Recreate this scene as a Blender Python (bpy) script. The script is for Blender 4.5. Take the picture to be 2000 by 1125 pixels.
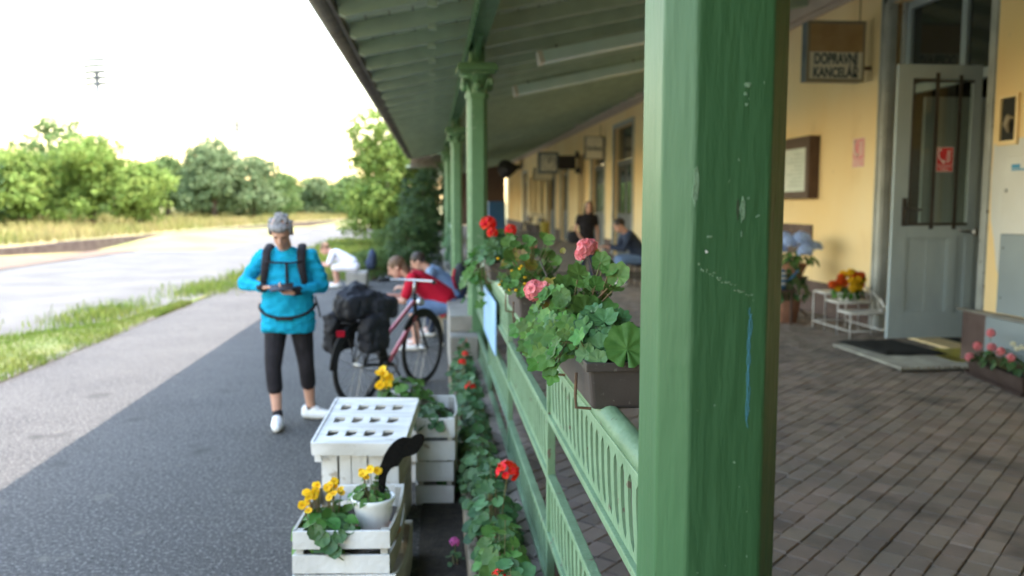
import bpy, bmesh, math, random
from mathutils import Vector, Matrix, Euler, noise
from math import sin, cos, pi, radians as R, sqrt, atan2, hypot
random.seed(7)
SC = bpy.context.scene
for o in list(bpy.data.objects):
    bpy.data.objects.remove(o)

# ------------------------------------------------------------------ camera, sky, sun, exposure
cam = bpy.data.cameras.new('camera'); camo = bpy.data.objects.new('camera', cam)
SC.collection.objects.link(camo); SC.camera = camo
camo.location = (0, 0, 1.75)
camo.rotation_euler = (R(90 - 5.728), 0, R(-5.408))
cam.sensor_width = 36; cam.lens = 29.7; cam.clip_end = 3000; cam.clip_start = 0.02
cam.dof.use_dof = True; cam.dof.focus_distance = 1.95; cam.dof.aperture_fstop = 2.75

wd = bpy.data.worlds.new('World'); SC.world = wd; wd.use_nodes = True
nt = wd.node_tree; nt.nodes.clear()
sky = nt.nodes.new('ShaderNodeTexSky'); sky.sky_type = 'NISHITA'; sky.sun_disc = False
SUN_EL, SUN_AZ = 63.5, 97.0        # azimuth clockwise from +Y (the platform direction)
sky.sun_elevation = R(SUN_EL); sky.sun_rotation = R(SUN_AZ)
sky.air_density = 2.0; sky.dust_density = 1.0; sky.ozone_density = 1.0
bg = nt.nodes.new('ShaderNodeBackground'); bg.inputs[1].default_value = 0.15
wo = nt.nodes.new('ShaderNodeOutputWorld')
nt.links.new(sky.outputs[0], bg.inputs[0]); nt.links.new(bg.outputs[0], wo.inputs[0])
sl = bpy.data.lights.new('sun', 'SUN'); sl.energy = 2.1; sl.angle = R(0.6); sl.color = (1.0, 0.95, 0.86)
so = bpy.data.objects.new('sun', sl); SC.collection.objects.link(so)
sd = Vector((sin(R(SUN_AZ)) * cos(R(SUN_EL)), cos(R(SUN_AZ)) * cos(R(SUN_EL)), sin(R(SUN_EL))))
so.rotation_euler = sd.to_track_quat('Z', 'Y').to_euler(); so.location = (20, 0, 30)
SC.view_settings.view_transform = 'Standard'; SC.view_settings.look = 'None'
SC.view_settings.exposure = 2.95; SC.view_settings.use_white_balance = True; SC.view_settings.white_balance_temperature = 6800; SC.view_settings.white_balance_tint = 17; SC.view_settings.gamma = 1.0
SC.cycles.max_bounces = 8; SC.cycles.diffuse_bounces = 5
SC.cycles.use_denoising = True

# ------------------------------------------------------------------ materials
def mat(name, c, rough=0.6, c2=None, scale=6.0, bump=0.0, bscale=None, detail=4.0, metal=0.0, spec=0.4,
        island=0.0, trans=0.0, lo=0.35, hi=0.65, stretch=None, chips=None, chipscale=30, coat=0.0, speck=None):
    m = bpy.data.materials.new(name); m.use_nodes = True
    n = m.node_tree; N = n.nodes; L = n.links
    p = N['Principled BSDF']
    p.inputs['Roughness'].default_value = rough; p.inputs['Metallic'].default_value = metal
    p.inputs['Specular IOR Level'].default_value = spec
    if coat: p.inputs['Coat Weight'].default_value = coat
    c = tuple(c) + (1,)
    p.inputs['Base Color'].default_value = c
    tc = N.new('ShaderNodeTexCoord'); src = tc.outputs['Object']
    if stretch:
        mp = N.new('ShaderNodeMapping'); mp.inputs['Scale'].default_value = stretch
        L.new(src, mp.inputs['Vector']); src = mp.outputs[0]
    col = None
    if c2 is not None:
        nz = N.new('ShaderNodeTexNoise'); nz.inputs['Scale'].default_value = scale; nz.inputs['Detail'].default_value = detail
        L.new(src, nz.inputs['Vector'])
        mr = N.new('ShaderNodeMapRange'); mr.inputs[1].default_value = lo; mr.inputs[2].default_value = hi
        L.new(nz.outputs['Fac'], mr.inputs[0])
        mx = N.new('ShaderNodeMix'); mx.data_type = 'RGBA'
        mx.inputs['A'].default_value = c; mx.inputs['B'].default_value = tuple(c2) + (1,)
        L.new(mr.outputs[0], mx.inputs['Factor']); col = mx.outputs['Result']
    if island:
        g = N.new('ShaderNodeNewGeometry')
        hs = N.new('ShaderNodeHueSaturation')
        if col: L.new(col, hs.inputs['Color'])
        else: hs.inputs['Color'].default_value = c
        mr2 = N.new('ShaderNodeMapRange'); mr2.inputs[3].default_value = 1 - island; mr2.inputs[4].default_value = 1 + island
        L.new(g.outputs['Random Per Island'], mr2.inputs[0]); L.new(mr2.outputs[0], hs.inputs['Value'])
        mr3 = N.new('ShaderNodeMapRange'); mr3.inputs[3].default_value = 0.5 + island * .06; mr3.inputs[4].default_value = 0.5 - island * .06
        wn = N.new('ShaderNodeTexWhiteNoise'); wn.noise_dimensions = '1D'
        L.new(g.outputs['Random Per Island'], wn.inputs['W']); L.new(wn.outputs['Value'], mr3.inputs[0]); L.new(mr3.outputs[0], hs.inputs['Hue'])
        col = hs.outputs[0]
    for sp in (speck or []):
        nz3 = N.new('ShaderNodeTexNoise'); nz3.inputs['Scale'].default_value = sp[1]; nz3.inputs['Detail'].default_value = sp[4] if len(sp) > 4 else 2
        L.new(src, nz3.inputs['Vector'])
        mr5 = N.new('ShaderNodeMapRange'); mr5.inputs[1].default_value = sp[2]; mr5.inputs[2].default_value = sp[3]
        L.new(nz3.outputs['Fac'], mr5.inputs[0])
        mx3 = N.new('ShaderNodeMix'); mx3.data_type = 'RGBA'; L.new(mr5.outputs[0], mx3.inputs['Factor'])
        if col: L.new(col, mx3.inputs['A'])
        else: mx3.inputs['A'].default_value = c
        mx3.inputs['B'].default_value = tuple(sp[0]) + (1,); col = mx3.outputs['Result']
    if chips is not None:
        nz2 = N.new('ShaderNodeTexNoise'); nz2.inputs['Scale'].default_value = chipscale; nz2.inputs['Detail'].default_value = 5
        L.new(src, nz2.inputs['Vector'])
        mr4 = N.new('ShaderNodeMapRange'); mr4.inputs[1].default_value = 0.66; mr4.inputs[2].default_value = 0.69
        L.new(nz2.outputs['Fac'], mr4.inputs[0])
        mx2 = N.new('ShaderNodeMix'); mx2.data_type = 'RGBA'
        L.new(mr4.outputs[0], mx2.inputs['Factor'])
        if col: L.new(col, mx2.inputs['A'])
        else: mx2.inputs['A'].default_value = c
        mx2.inputs['B'].default_value = tuple(chips) + (1,); col = mx2.outputs['Result']
    if col: L.new(col, p.inputs['Base Color'])
    if bump:
        nb = N.new('ShaderNodeTexNoise'); nb.inputs['Scale'].default_value = bscale or scale * 4; nb.inputs['Detail'].default_value = 6
        L.new(src, nb.inputs['Vector'])
        b = N.new('ShaderNodeBump'); b.inputs['Strength'].default_value = bump; b.inputs['Distance'].default_value = 0.02
        L.new(nb.outputs['Fac'], b.inputs['Height']); L.new(b.outputs[0], p.inputs['Normal'])
    if trans:
        t = N.new('ShaderNodeBsdfTranslucent')
        if col: L.new(col, t.inputs['Color'])
        else: t.inputs['Color'].default_value = c
        ms = N.new('ShaderNodeMixShader'); ms.inputs[0].default_value = trans
        L.new(p.outputs[0], ms.inputs[1]); L.new(t.outputs[0], ms.inputs[2])
        L.new(ms.outputs[0], N['Material Output'].inputs['Surface'])
    return m

M = {}
M['asphalt'] = mat('asphalt', (.056, .053, .051), .9, (.083, .079, .074), 1.1, 1.0, 110, 8, lo=.3, hi=.7, speck=[((.175, .168, .158), 52, .55, .62, 3), ((.02, .02, .02), 40, .58, .66, 3), ((.045, .043, .04), 2.2, .62, .72, 7), ((.14, .13, .11), 3.4, .66, .74, 8)])
M['asphalt_fine'] = M['asphalt']
M['gravel'] = mat('gravel', (.075, .073, .069), .95, (.105, .102, .096), .8, .8, 60, 8)
M['rustbed'] = mat('rusty_ballast', (.16, .10, .065), .95, (.10, .075, .055), 1.5, .8, 40)
M['soil'] = mat('soil', (.025, .02, .016), .95, (.05, .04, .03), 20, .8, 60)
M['dryfield'] = mat('dry_field', (.24, .185, .085), .95, (.13, .15, .045), .35, .6, 8, 6)
M['concrete'] = mat('concrete', (.30, .28, .25), .9, (.20, .19, .17), 5, .5, 60)
M['kerbworn'] = mat('worn_kerb', (.12, .11, .095), .9, (.07, .07, .05), 3, .5, 50)
M['kerb'] = mat('kerb_stone', (.28, .22, .15), .9, (.18, .15, .10), 7, .6, 50)
M['brick'] = mat('floor_brick', (.315, .25, .21), .8, (.24, .205, .18), 3, .5, 130, island=.19, spec=.25, speck=[((.12, .105, .095), 2.0, .58, .72, 6)])
M['mortar'] = mat('mortar', (.03, .025, .02), .95, (.10, .085, .065), 3, .6, 80)
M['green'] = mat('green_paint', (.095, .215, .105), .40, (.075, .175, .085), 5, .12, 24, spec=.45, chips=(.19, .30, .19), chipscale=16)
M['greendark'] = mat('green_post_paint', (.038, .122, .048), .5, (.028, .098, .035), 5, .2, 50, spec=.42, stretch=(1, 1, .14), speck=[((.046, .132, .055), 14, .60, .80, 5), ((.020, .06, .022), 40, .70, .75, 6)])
M['greenrail'] = mat('green_rail_paint', (.165, .275, .165), .45, (.125, .22, .125), 9, .2, 60, chips=(.12, .10, .07), chipscale=22)
M['chip'] = mat('chip_paint', (.20, .33, .21), .5, (.14, .25, .15), 60, .3, 200)
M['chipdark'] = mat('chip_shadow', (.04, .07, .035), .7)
M['penblue'] = mat('pen_blue', (.06, .26, .38), .6)
M['white_dot'] = mat('white_dot', (.8, .8, .75), .6)
M['soffit'] = mat('soffit_paint', (.60, .70, .56), .6, (.52, .62, .48), 4, .2, 30, stretch=(1, .3, 1))
M['rafter'] = mat('rafter_paint', (.40, .50, .37), .6, (.34, .42, .31), 4, .15, 30)
M['gutter'] = mat('gutter', (.12, .105, .09), .7, (.18, .16, .13), 6, .3)
M['tile'] = mat('roof_tile', (.14, .12, .10), .85, (.20, .15, .11), 3, .4)
M['yellow'] = mat('yellow_plaster', (.84, .60, .29), .85, (.88, .71, .44), .7, .2, 60, stretch=(1, 1, .6), lo=.3, hi=.75, speck=[((.74, .54, .28), 1.7, .60, .82, 7), ((.58, .44, .27), 9, .71, .79, 6)])
M['cornice'] = mat('cornice_plaster', (.55, .46, .38), .85, (.48, .40, .33), 3, .1)
M['plinth'] = mat('brown_plinth', (.10, .062, .055), .75, (.14, .095, .085), 4, .25, 40, chips=(.32, .25, .18), chipscale=9)
M['doorgrey'] = mat('grey_door_paint', (.35, .42, .45), .5, (.28, .34, .37), 3, .12, 40, stretch=(1, 1, .4))
M['fardoor'] = mat('far_door_paint', (.10, .11, .12), .5, (.13, .14, .15), 3, .1)
M['casing'] = mat('grey_casing', (.42, .44, .43), .6, (.32, .335, .32), 4, .2, 30, chips=(.09, .085, .08), chipscale=14)
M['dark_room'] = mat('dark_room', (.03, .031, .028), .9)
M['iron'] = mat('dark_iron', (.03, .028, .026), .5, (.055, .045, .04), 20, .1, metal=.2)
M['rust'] = mat('rusty_iron', (.10, .065, .045), .8, (.16, .09, .05), 30, .3, 90)
M['glassd'] = mat('window_glass', (.02, .024, .022), .06, spec=.7)
M['glass'] = None
M['planter'] = mat('planter_plastic', (.058, .046, .042), .5, (.075, .062, .057), 7, .06, 120, spec=.4, chips=(.12, .11, .10), chipscale=55)
M['plantered'] = mat('planter_brown', (.055, .035, .03), .5, (.08, .055, .05), 8)
M['leaf'] = mat('geranium_leaf', (.062, .150, .032), .5, (.090, .195, .045), 40, .12, 120, island=.38, trans=.2, spec=.25)
M['leafdk'] = mat('dark_geranium_leaf', (.05, .12, .045), .5, (.075, .16, .055), 40, .1, 120, island=.35, trans=.2, spec=.35)
M['leafblue'] = mat('bluish_leaf', (.045, .125, .045), .5, (.07, .165, .06), 40, .1, 120, island=.4, trans=.18, spec=.25)
M['leafylw'] = mat('yellowing_leaf', (.26, .24, .04), .5, (.20, .10, .03), 30, .1, 120, island=.3, trans=.25)
M['leafivy'] = mat('fresh_leaf', (.052, .15, .026), .5, (.075, .185, .036), 30, .1, 120, island=.35, trans=.2, spec=.2)
M['stem'] = mat('stem', (.13, .17, .06), .6, (.16, .09, .05), 20)
M['stemdk'] = mat('dark_stem', (.05, .03, .025), .6)
M['pink'] = mat('pink_petal', (.86, .26, .31), .5, (.90, .38, .41), 60, island=.12, trans=.35, spec=.2)
M['red'] = mat('red_petal', (.72, .015, .012), .5, (.80, .04, .02), 60, island=.15, trans=.3, spec=.2)
M['yel'] = mat('yellow_petal', (.80, .42, .01), .5, (.85, .55, .03), 40, island=.2, trans=.3, spec=.2)
M['orange'] = mat('orange_petal', (.80, .14, .02), .5, (.75, .06, .02), 40, island=.25, trans=.3, spec=.2)
M['bluefl'] = mat('blue_petal', (.42, .58, .95), .5, (.52, .67, .96), 40, island=.2, trans=.3, spec=.2)
M['magenta'] = mat('magenta_petal', (.75, .14, .42), .5, trans=.3)
M['cream'] = mat('cream_petal', (.8, .78, .6), .5, trans=.3)
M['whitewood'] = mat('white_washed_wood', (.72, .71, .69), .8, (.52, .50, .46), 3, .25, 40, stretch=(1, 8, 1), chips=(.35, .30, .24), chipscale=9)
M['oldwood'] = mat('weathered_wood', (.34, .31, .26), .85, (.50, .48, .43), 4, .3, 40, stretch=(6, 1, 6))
M['whitepot'] = mat('white_pot', (.80, .80, .78), .35, spec=.5)
M['terra'] = mat('terracotta', (.42, .20, .13), .8, (.34, .17, .11), 8)
M['blackorn'] = mat('black_ornament', (.005, .005, .0045), .9, (.010, .009, .008), 60, .5, 150, spec=.1)
M['whitemetal'] = mat('white_metal', (.72, .70, .68), .45, (.62, .60, .57), 10)
M['blackmat'] = mat('black_mat', (.015, .015, .015), .95, (.03, .03, .03), 120, .8, 300)
M['grate'] = mat('grate_wood', (.40, .38, .32), .8, (.28, .26, .22), 6, .3)
M['grateedge'] = mat('grate_edge', (.07, .07, .065), .8)
M['yellowpaint'] = mat('yellow_paint', (.60, .50, .07), .7, (.40, .34, .12), 14)
M['signface'] = mat('sign_face', (.82, .76, .62), .45, (.74, .68, .54), 3)
M['signbrown'] = mat('sign_faded_panel', (.52, .33, .16), .5, (.44, .26, .11), 4)
M['signside'] = mat('sign_side_blue', (.06, .09, .12), .4, (.10, .13, .16), 5)
M['signedge'] = mat('sign_edge', (.30, .25, .17), .5)
M['navytext'] = mat('navy_lettering', (.035, .065, .085), .5)
M['woodbrown'] = mat('dark_brown_wood', (.075, .042, .032), .5, (.10, .06, .045), 6, .1, stretch=(1, 6, 1))
M['paper'] = mat('notice_paper', (.66, .70, .64), .6, (.56, .62, .56), 6)
M['printing'] = mat('printing', (.35, .40, .36), .7)
M['signred'] = mat('red_sign', (.62, .02, .03), .45)
M['signpink'] = mat('faded_red_sign', (.70, .22, .24), .55, (.74, .40, .40), 9)
M['signwhite'] = mat('white_print', (.82, .80, .78), .5)
M['fadedwhite'] = mat('faded_white', (.76, .66, .62), .6)
M['cabwhite'] = mat('white_cabinet', (.62, .62, .60), .5, (.56, .55, .52), 2)
M['cabgrey'] = mat('grey_cabinet', (.25, .30, .33), .5, (.22, .265, .29), 2)
M['bluelabel'] = mat('blue_label', (.03, .25, .45), .5)
M['bluebox'] = mat('blue_box', (.05, .16, .34), .5, (.07, .20, .38), 3)
M['lampw'] = mat('lamp_housing', (.78, .93, .86), .4, (.70, .86, .78), 3)
M['clockface'] = mat('clock_face', (.60, .58, .48), .4)
M['bannerb'] = mat('pale_blue_board', (.24, .44, .72), .5, (.32, .52, .76), 4)
M['skin'] = mat('skin', (.55, .31, .23), .5, (.50, .26, .19), 14, spec=.35)
M['skintan'] = mat('tanned_skin', (.56, .31, .22), .5, (.50, .26, .18), 14, spec=.35)
M['hairgrey'] = mat('grey_hair', (.15, .14, .135), .6, (.30, .285, .28), 40, .6, 120, stretch=(1, 1, .3))
M['hairdk'] = mat('dark_hair', (.025, .017, .013), .55, (.05, .032, .022), 40, .4, 120, stretch=(1, 1, .2))
M['hairbr'] = mat('brown_hair', (.10, .055, .03), .6, (.16, .09, .05), 40, .4, 120)
M['turq'] = mat('turquoise_jersey', (.0, .33, .50), .85, (.0, .27, .42), 5, .2, 30, spec=.03)
M['blackfab'] = mat('black_fabric', (.014, .012, .014), .85, (.024, .021, .024), 12, .3, 60, spec=.2)
M['bagfab'] = mat('dark_bag_fabric', (.016, .017, .021), .7, (.028, .028, .034), 8, .5, 14, spec=.3)
M['navyfab'] = mat('navy_fabric', (.02, .03, .06), .85, (.03, .045, .085), 9, .3, 40)
M['denim'] = mat('denim', (.10, .17, .32), .85, (.16, .25, .42), 9, .3, 40)
M['denimpale'] = mat('pale_denim', (.16, .25, .38), .85, (.21, .31, .45), 9, .3, 40)
M['redfab'] = mat('red_shirt', (.48, .008, .03), .8, (.40, .006, .022), 8, .3, 30, spec=.2)
M['whitefab'] = mat('white_fabric', (.80, .78, .84), .8, (.70, .68, .76), 8, .2, 30)
M['shoe'] = mat('white_shoe', (.75, .74, .72), .6, (.66, .65, .63), 20)
M['rubber'] = mat('black_rubber', (.014, .014, .015), .75)
M['chrome'] = mat('bare_metal', (.42, .42, .42), .35, metal=.8)
M['bikered'] = mat('pink_red_frame', (.50, .10, .15), .3, spec=.6)
M['bikepale'] = mat('pale_frame', (.62, .50, .52), .3, spec=.6)
M['phone'] = mat('phone_black', (.01, .01, .012), .25)
M['blueslat'] = mat('blue_bench_paint', (.09, .22, .45), .5, (.12, .27, .50), 6)
M['benchconc'] = mat('bench_side', (.50, .46, .36), .7)
M['bark'] = mat('bark', (.09, .065, .045), .95, (.14, .10, .075), 8, .8, 30)
M['fol_bright'] = mat('bright_foliage', (.225, .30, .07), .6, (.14, .215, .045), .8, island=.28, trans=.4, spec=.15)
M['fol_mid'] = mat('mid_foliage', (.145, .21, .07), .6, (.09, .15, .045), .8, island=.28, trans=.4, spec=.15)
M['fol_grey'] = mat('grey_green_foliage', (.16, .215, .10), .6, (.125, .18, .08), .8, island=.28, trans=.4, spec=.15)
M['fol_dark'] = mat('dark_foliage', (.055, .105, .035), .55, (.035, .075, .026), .9, island=.4, trans=.2, spec=.25)
M['grass'] = mat('grass_blades', (.095, .155, .022), .7, (.165, .19, .045), .9, island=.35, trans=.35, spec=.2)
M['drygrass'] = mat('dry_grass', (.30, .235, .10), .8, (.19, .20, .055), .3, island=.3, trans=.3, spec=.1)
M['turf'] = mat('turf', (.07, .095, .022), .95, (.115, .115, .04), 2, .5, 20)
M['edgebrick'] = mat('platform_edge_brick', (.045, .028, .02), .9, (.075, .055, .04), 3, .6, 20)
M['steelpale'] = mat('galvanised_steel', (.20, .21, .22), .8, spec=.1)
M['lampglass'] = mat('floodlight_glass', (.085, .09, .095), .6, spec=.1)

def glass_mat():
    m = bpy.data.materials.new('clear_glass'); m.use_nodes = True
    n = m.node_tree; n.nodes.clear()
    o = n.nodes.new('ShaderNodeOutputMaterial'); t = n.nodes.new('ShaderNodeBsdfTransparent'); g = n.nodes.new('ShaderNodeBsdfGlossy')
    g.inputs['Roughness'].default_value = .05; t.inputs[0].default_value = (.80, .84, .80, 1)
    f = n.nodes.new('ShaderNodeFresnel'); f.inputs[0].default_value = 1.5
    x = n.nodes.new('ShaderNodeMixShader')
    n.links.new(f.outputs[0], x.inputs[0]); n.links.new(t.outputs[0], x.inputs[1]); n.links.new(g.outputs[0], x.inputs[2]); n.links.new(x.outputs[0], o.inputs[0])
    return m
M['glass'] = glass_mat()

# ------------------------------------------------------------------ mesh helpers
class MB:
    def __init__(s): s.v = []; s.f = []
    def add(s, vs, fs):
        k = len(s.v); s.v += [tuple(p) for p in vs]; s.f += [tuple(i + k for i in f) for f in fs]; return s
    def box(s, c, d, rot=None, bev=0.0):
        x, y, z = d[0] / 2, d[1] / 2, d[2] / 2
        if bev <= 0:
            vs = [Vector((a, b, e)) for a in (-x, x) for b in (-y, y) for e in (-z, z)]
            fs = [(0, 1, 3, 2), (4, 6, 7, 5), (0, 4, 5, 1), (2, 3, 7, 6), (0, 2, 6, 4), (1, 5, 7, 3)]
        else:
            bm = bmesh.new(); bmesh.ops.create_cube(bm, size=1)
            for v in bm.verts: v.co = Vector((v.co.x * d[0], v.co.y * d[1], v.co.z * d[2]))
            bmesh.ops.bevel(bm, geom=bm.edges[:], offset=bev, segments=2, affect='EDGES', profile=.6)
            bm.verts.index_update()
            vs = [v.co.copy() for v in bm.verts]; fs = [[v.index for v in f.verts] for f in bm.faces]; bm.free()
        if rot is not None: vs = [rot @ p for p in vs]
        c = Vector(c)
        return s.add([p + c for p in vs], fs)
    def bb(s, x0, x1, y0, y1, z0, z1, bev=0.0):
        return s.box(((x0 + x1) / 2, (y0 + y1) / 2, (z0 + z1) / 2), (abs(x1 - x0), abs(y1 - y0), abs(z1 - z0)), None, bev)
    def tube(s, pts, r, n=8, cap=True, flat=1.0):
        pts = [Vector(p) for p in pts]
        rs = r if isinstance(r, (list, tuple)) else [r] * len(pts)
        k = len(s.v); prev = None
        for i, p in enumerate(pts):
            t = (pts[min(i + 1, len(pts) - 1)] - pts[max(i - 1, 0)]).normalized()
            if prev is None:
                a = Vector((0, 0, 1)) if abs(t.z) < .9 else Vector((1, 0, 0))
            else: a = prev
            u = (a - t * a.dot(t)).normalized(); w = t.cross(u); prev = u
            for j in range(n):
                q = 2 * pi * j / n
                s.v.append(tuple(p + u * cos(q) * rs[i] * flat + w * sin(q) * rs[i]))
        for i in range(len(pts) - 1):
            for j in range(n):
                a = k + i * n + j; b = k + i * n + (j + 1) % n
                s.f.append((a, b, b + n, a + n))
        if cap:
            s.f.append(tuple(k + j for j in range(n))[::-1]); s.f.append(tuple(k + (len(pts) - 1) * n + j for j in range(n)))
        return s
    def lathe(s, prof, c=(0, 0, 0), n=24, rot=0.0, m=None):
        k = len(s.v); c = Vector(c)
        for (r, z) in prof:
            for j in range(n):
                q = 2 * pi * j / n + rot
                p = Vector((r * cos(q), r * sin(q), z))
                if m: p = m @ p
                s.v.append(tuple(p + c))
        for i in range(len(prof) - 1):
            for j in range(n):
                a = k + i * n + j; b = k + i * n + (j + 1) % n
                s.f.append((a, b, b + n, a + n))
        s.f.append(tuple(k + j for j in range(n))[::-1]); s.f.append(tuple(k + (len(prof) - 1) * n + j for j in range(n)))
        return s
    def prism(s, poly, o, ux, uy, th):      # polygon in the plane (o, ux, uy), thickness vector th
        o, ux, uy, th = Vector(o), Vector(ux), Vector(uy), Vector(th)
        a = [o + ux * p[0] + uy * p[1] for p in poly]; n = len(a)
        return s.add(a + [p + th for p in a], [tuple(range(n))[::-1], tuple(range(n, 2 * n))] + [(i, (i + 1) % n, (i + 1) % n + n, i + n) for i in range(n)])
    def ell(s, c, r, rot=None, nu=14, nv=9):
        k = len(s.v); c = Vector(c); vs = []; fs = []
        for i in range(nv + 1):
            t = pi * i / nv
            for j in range(nu):
                q = 2 * pi * j / nu
                p = Vector((r[0] * sin(t) * cos(q), r[1] * sin(t) * sin(q), r[2] * cos(t)))
                if rot is not None: p = rot @ p
                vs.append(p + c)
        for i in range(nv):
            for j in range(nu):
                a = i * nu + j; b = i * nu + (j + 1) % nu
                fs.append((a, a + nu, b + nu, b))
        return s.add(vs, fs)
    def sheet(s, rows):
        k = len(s.v); n = len(rows[0])
        for r_ in rows: s.v += [tuple(p) for p in r_]
        for i in range(len(rows) - 1):
            for j in range(n - 1):
                a = k + i * n + j
                s.f.append((a, a + 1, a + n + 1, a + n))
        return s
    def torus(s, c, Rr, r, ax, n=36, m=8):
        ax = Vector(ax).normalized(); a = Vector((0, 0, 1)); u = (a - ax * a.dot(ax)).normalized(); w = ax.cross(u); c = Vector(c)
        k = len(s.v)
        for i in range(n):
            q = 2 * pi * i / n; d = u * cos(q) + w * sin(q)
            for j in range(m):
                t = 2 * pi * j / m
                s.v.append(tuple(c + d * (Rr + r * cos(t)) + ax * r * sin(t)))
        for i in range(n):
            for j in range(m):
                s.f.append((k + i * m + j, k + ((i + 1) % n) * m + j, k + ((i + 1) % n) * m + (j + 1) % m, k + i * m + (j + 1) % m))
        return s

ROOT = {}
def rootloc(o):
    while o is not None and o.parent is not None: o = o.parent
    return Vector(ROOT.get(o.name, (0, 0, 0))) if o is not None else Vector((0, 0, 0))
def build(mb, name, m, parent=None, smooth=False, local=False, origin=None):
    me = bpy.data.meshes.new(name)
    off = Vector((0, 0, 0))
    if parent is not None and not local: off = rootloc(parent)
    if origin is not None: off = Vector(origin)
    me.from_pydata([tuple(Vector(p) - off) for p in mb.v], [], mb.f); me.update()
    o = bpy.data.objects.new(name, me); SC.collection.objects.link(o)
    me.materials.append(M[m] if isinstance(m, str) else m)
    if smooth:
        for p in me.polygons: p.use_smooth = True
    if parent is not None: o.parent = parent
    if origin is not None:
        o.location = origin; ROOT[o.name] = tuple(origin)
    return o
def tag(o, label, cat, group=None, kind=None):
    o['label'] = label; o['category'] = cat
    if group: o['group'] = group
    if kind: o['kind'] = kind
    return o
def thing(name, label, cat, loc=(0, 0, 0), group=None, rz=0.0, kind=None):
    o = bpy.data.objects.new(name, None); SC.collection.objects.link(o)
    o.location = loc; o.rotation_euler = (0, 0, rz); ROOT[o.name] = tuple(loc); o.empty_display_size = .1
    return tag(o, label, cat, group, kind)
def struct(name, mb, m, smooth=False):
    o = build(mb, name, m, None, smooth); o['kind'] = 'structure'; return o
def text(name, body, size, m, parent, origin, ux, uz, width=None, height=None, depth=.001):
    c = bpy.data.curves.new(name, 'FONT'); c.body = body; c.size = size; c.align_x = 'CENTER'; c.align_y = 'CENTER'; c.offset = size * .028
    c.extrude = depth; c.space_line = .95
    t = bpy.data.objects.new(name, c); SC.collection.objects.link(t)
    dg = bpy.context.evaluated_depsgraph_get(); me = bpy.data.meshes.new_from_object(t.evaluated_get(dg))
    bpy.data.objects.remove(t)
    ux = Vector(ux); uz = Vector(uz); un = ux.cross(uz)
    xs = [v.co.x for v in me.vertices]; ys = [v.co.y for v in me.vertices]
    w = max(xs) - min(xs); h = max(ys) - min(ys); mx = (max(xs) + min(xs)) / 2; my = (max(ys) + min(ys)) / 2
    sx = width / w if width else 1; sy = height / h if height else sx
    off = rootloc(parent)
    for v in me.vertices:
        v.co = Vector(origin) + ux * (v.co.x - mx) * sx + uz * (v.co.y - my) * sy + un * v.co.z - off
    o = bpy.data.objects.new(name, me); SC.collection.objects.link(o); o.parent = parent
    me.materials.clear(); me.materials.append(M[m]); return o

def remesh(mb, name, m, parent, voxel, smooth=6, fac=.5):
    o = build(mb, name, m, parent, True)
    r_ = o.modifiers.new('r', 'REMESH'); r_.mode = 'VOXEL'; r_.voxel_size = voxel; r_.use_smooth_shade = True
    if smooth:
        s_ = o.modifiers.new('s', 'SMOOTH'); s_.iterations = smooth; s_.factor = fac
    dg = bpy.context.evaluated_depsgraph_get(); me = bpy.data.meshes.new_from_object(o.evaluated_get(dg))
    old = o.data; o.modifiers.clear(); o.data = me; bpy.data.meshes.remove(old)
    if not me.materials: me.materials.append(M[m])
    for p in me.polygons: p.use_smooth = True
    return o

def rnd(a, b): return random.uniform(a, b)

# ------------------------------------------------------------------ the setting: ground, platform, track side
ZF = 0.20            # height of the brick veranda floor
XW = 5.46            # the station wall
def nz(x, y, s=1.0): return noise.noise(Vector((x * s, y * s, 3.1)))
def ground():
    mb = MB(); rows = []
    ys = [-60, -12, 0, 8, 14, 20, 26, 32, 40, 50, 60, 75, 90, 120, 180, 300, 600, 1500]
    xs = [-1500, -500, -200, -100, -60, -45, -35, -28, -24, -20, -17, -15, -13.5, -13.2, -12.4, -8, -4, 0, 6, 30, 200, 1500]
    for y in ys:
        row = []
        for x in xs:
            e = edge_x(y)
            z = -.03
            if y > 22 and x < e - .3: z = .42 + min(.5, (e - x) * .03) + .08 * nz(x, y, .3)
            row.append((x, y, z))
        rows.append(row)
    return struct('ground', mb.sheet([r_[::-1] for r_ in rows]), 'dryfield', True)
EP = [(-12, -13.6), (22, -13.0), (28, -12.7), (36, -12.2), (47, -11.2), (60, -9.4), (75, -6.8), (95, -2.5), (2000, 0)]
def edge_x(y):
    for (a, xa), (b, xb) in zip(EP, EP[1:]):
        if y <= b: return xa + (xb - xa) * (y - a) / (b - a)
    return 0
ground()
mb = MB()
mb.sheet([[(x, y, .004 * nz(x, y, .6)) for x in [.3, -.5, -1, -1.5, -2, -2.5, -3, -3.5, -4.22 + .06 * nz(0, y, 1.3)]] for y in [i * 1.0 - 16 for i in range(102)]])
struct('asphalt_platform', mb, 'asphalt')
mb = MB()
mb.sheet([[(x if k < 4 else edge_x(y) + .1, y, -.012 + .01 * nz(x, y, .4)) for k, x in enumerate([-4.0, -6, -8, -10, -12])] for y in [i * 2.0 - 16 for i in range(56)]])
struct('gravel_path', mb, 'gravel')
mb = MB()
for i in range(60): mb.bb(-4.36, -4.215, i - 14 + .006, i - 14 + .994, -.05, .022 + rnd(-.004, .004), .008)
struct('platform_kerb', mb, 'kerbworn')
mb = MB(); mb.sheet([[(edge_x(y) + dx, y, .012 + .012 * nz(dx * 3, y, 1.5)) for dx in (1.5, 1.1, .7, .3, -.02)] for y in [i * 1.5 + 21 for i in range(48)]])
struct('track_bed', mb, 'rustbed')
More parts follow.
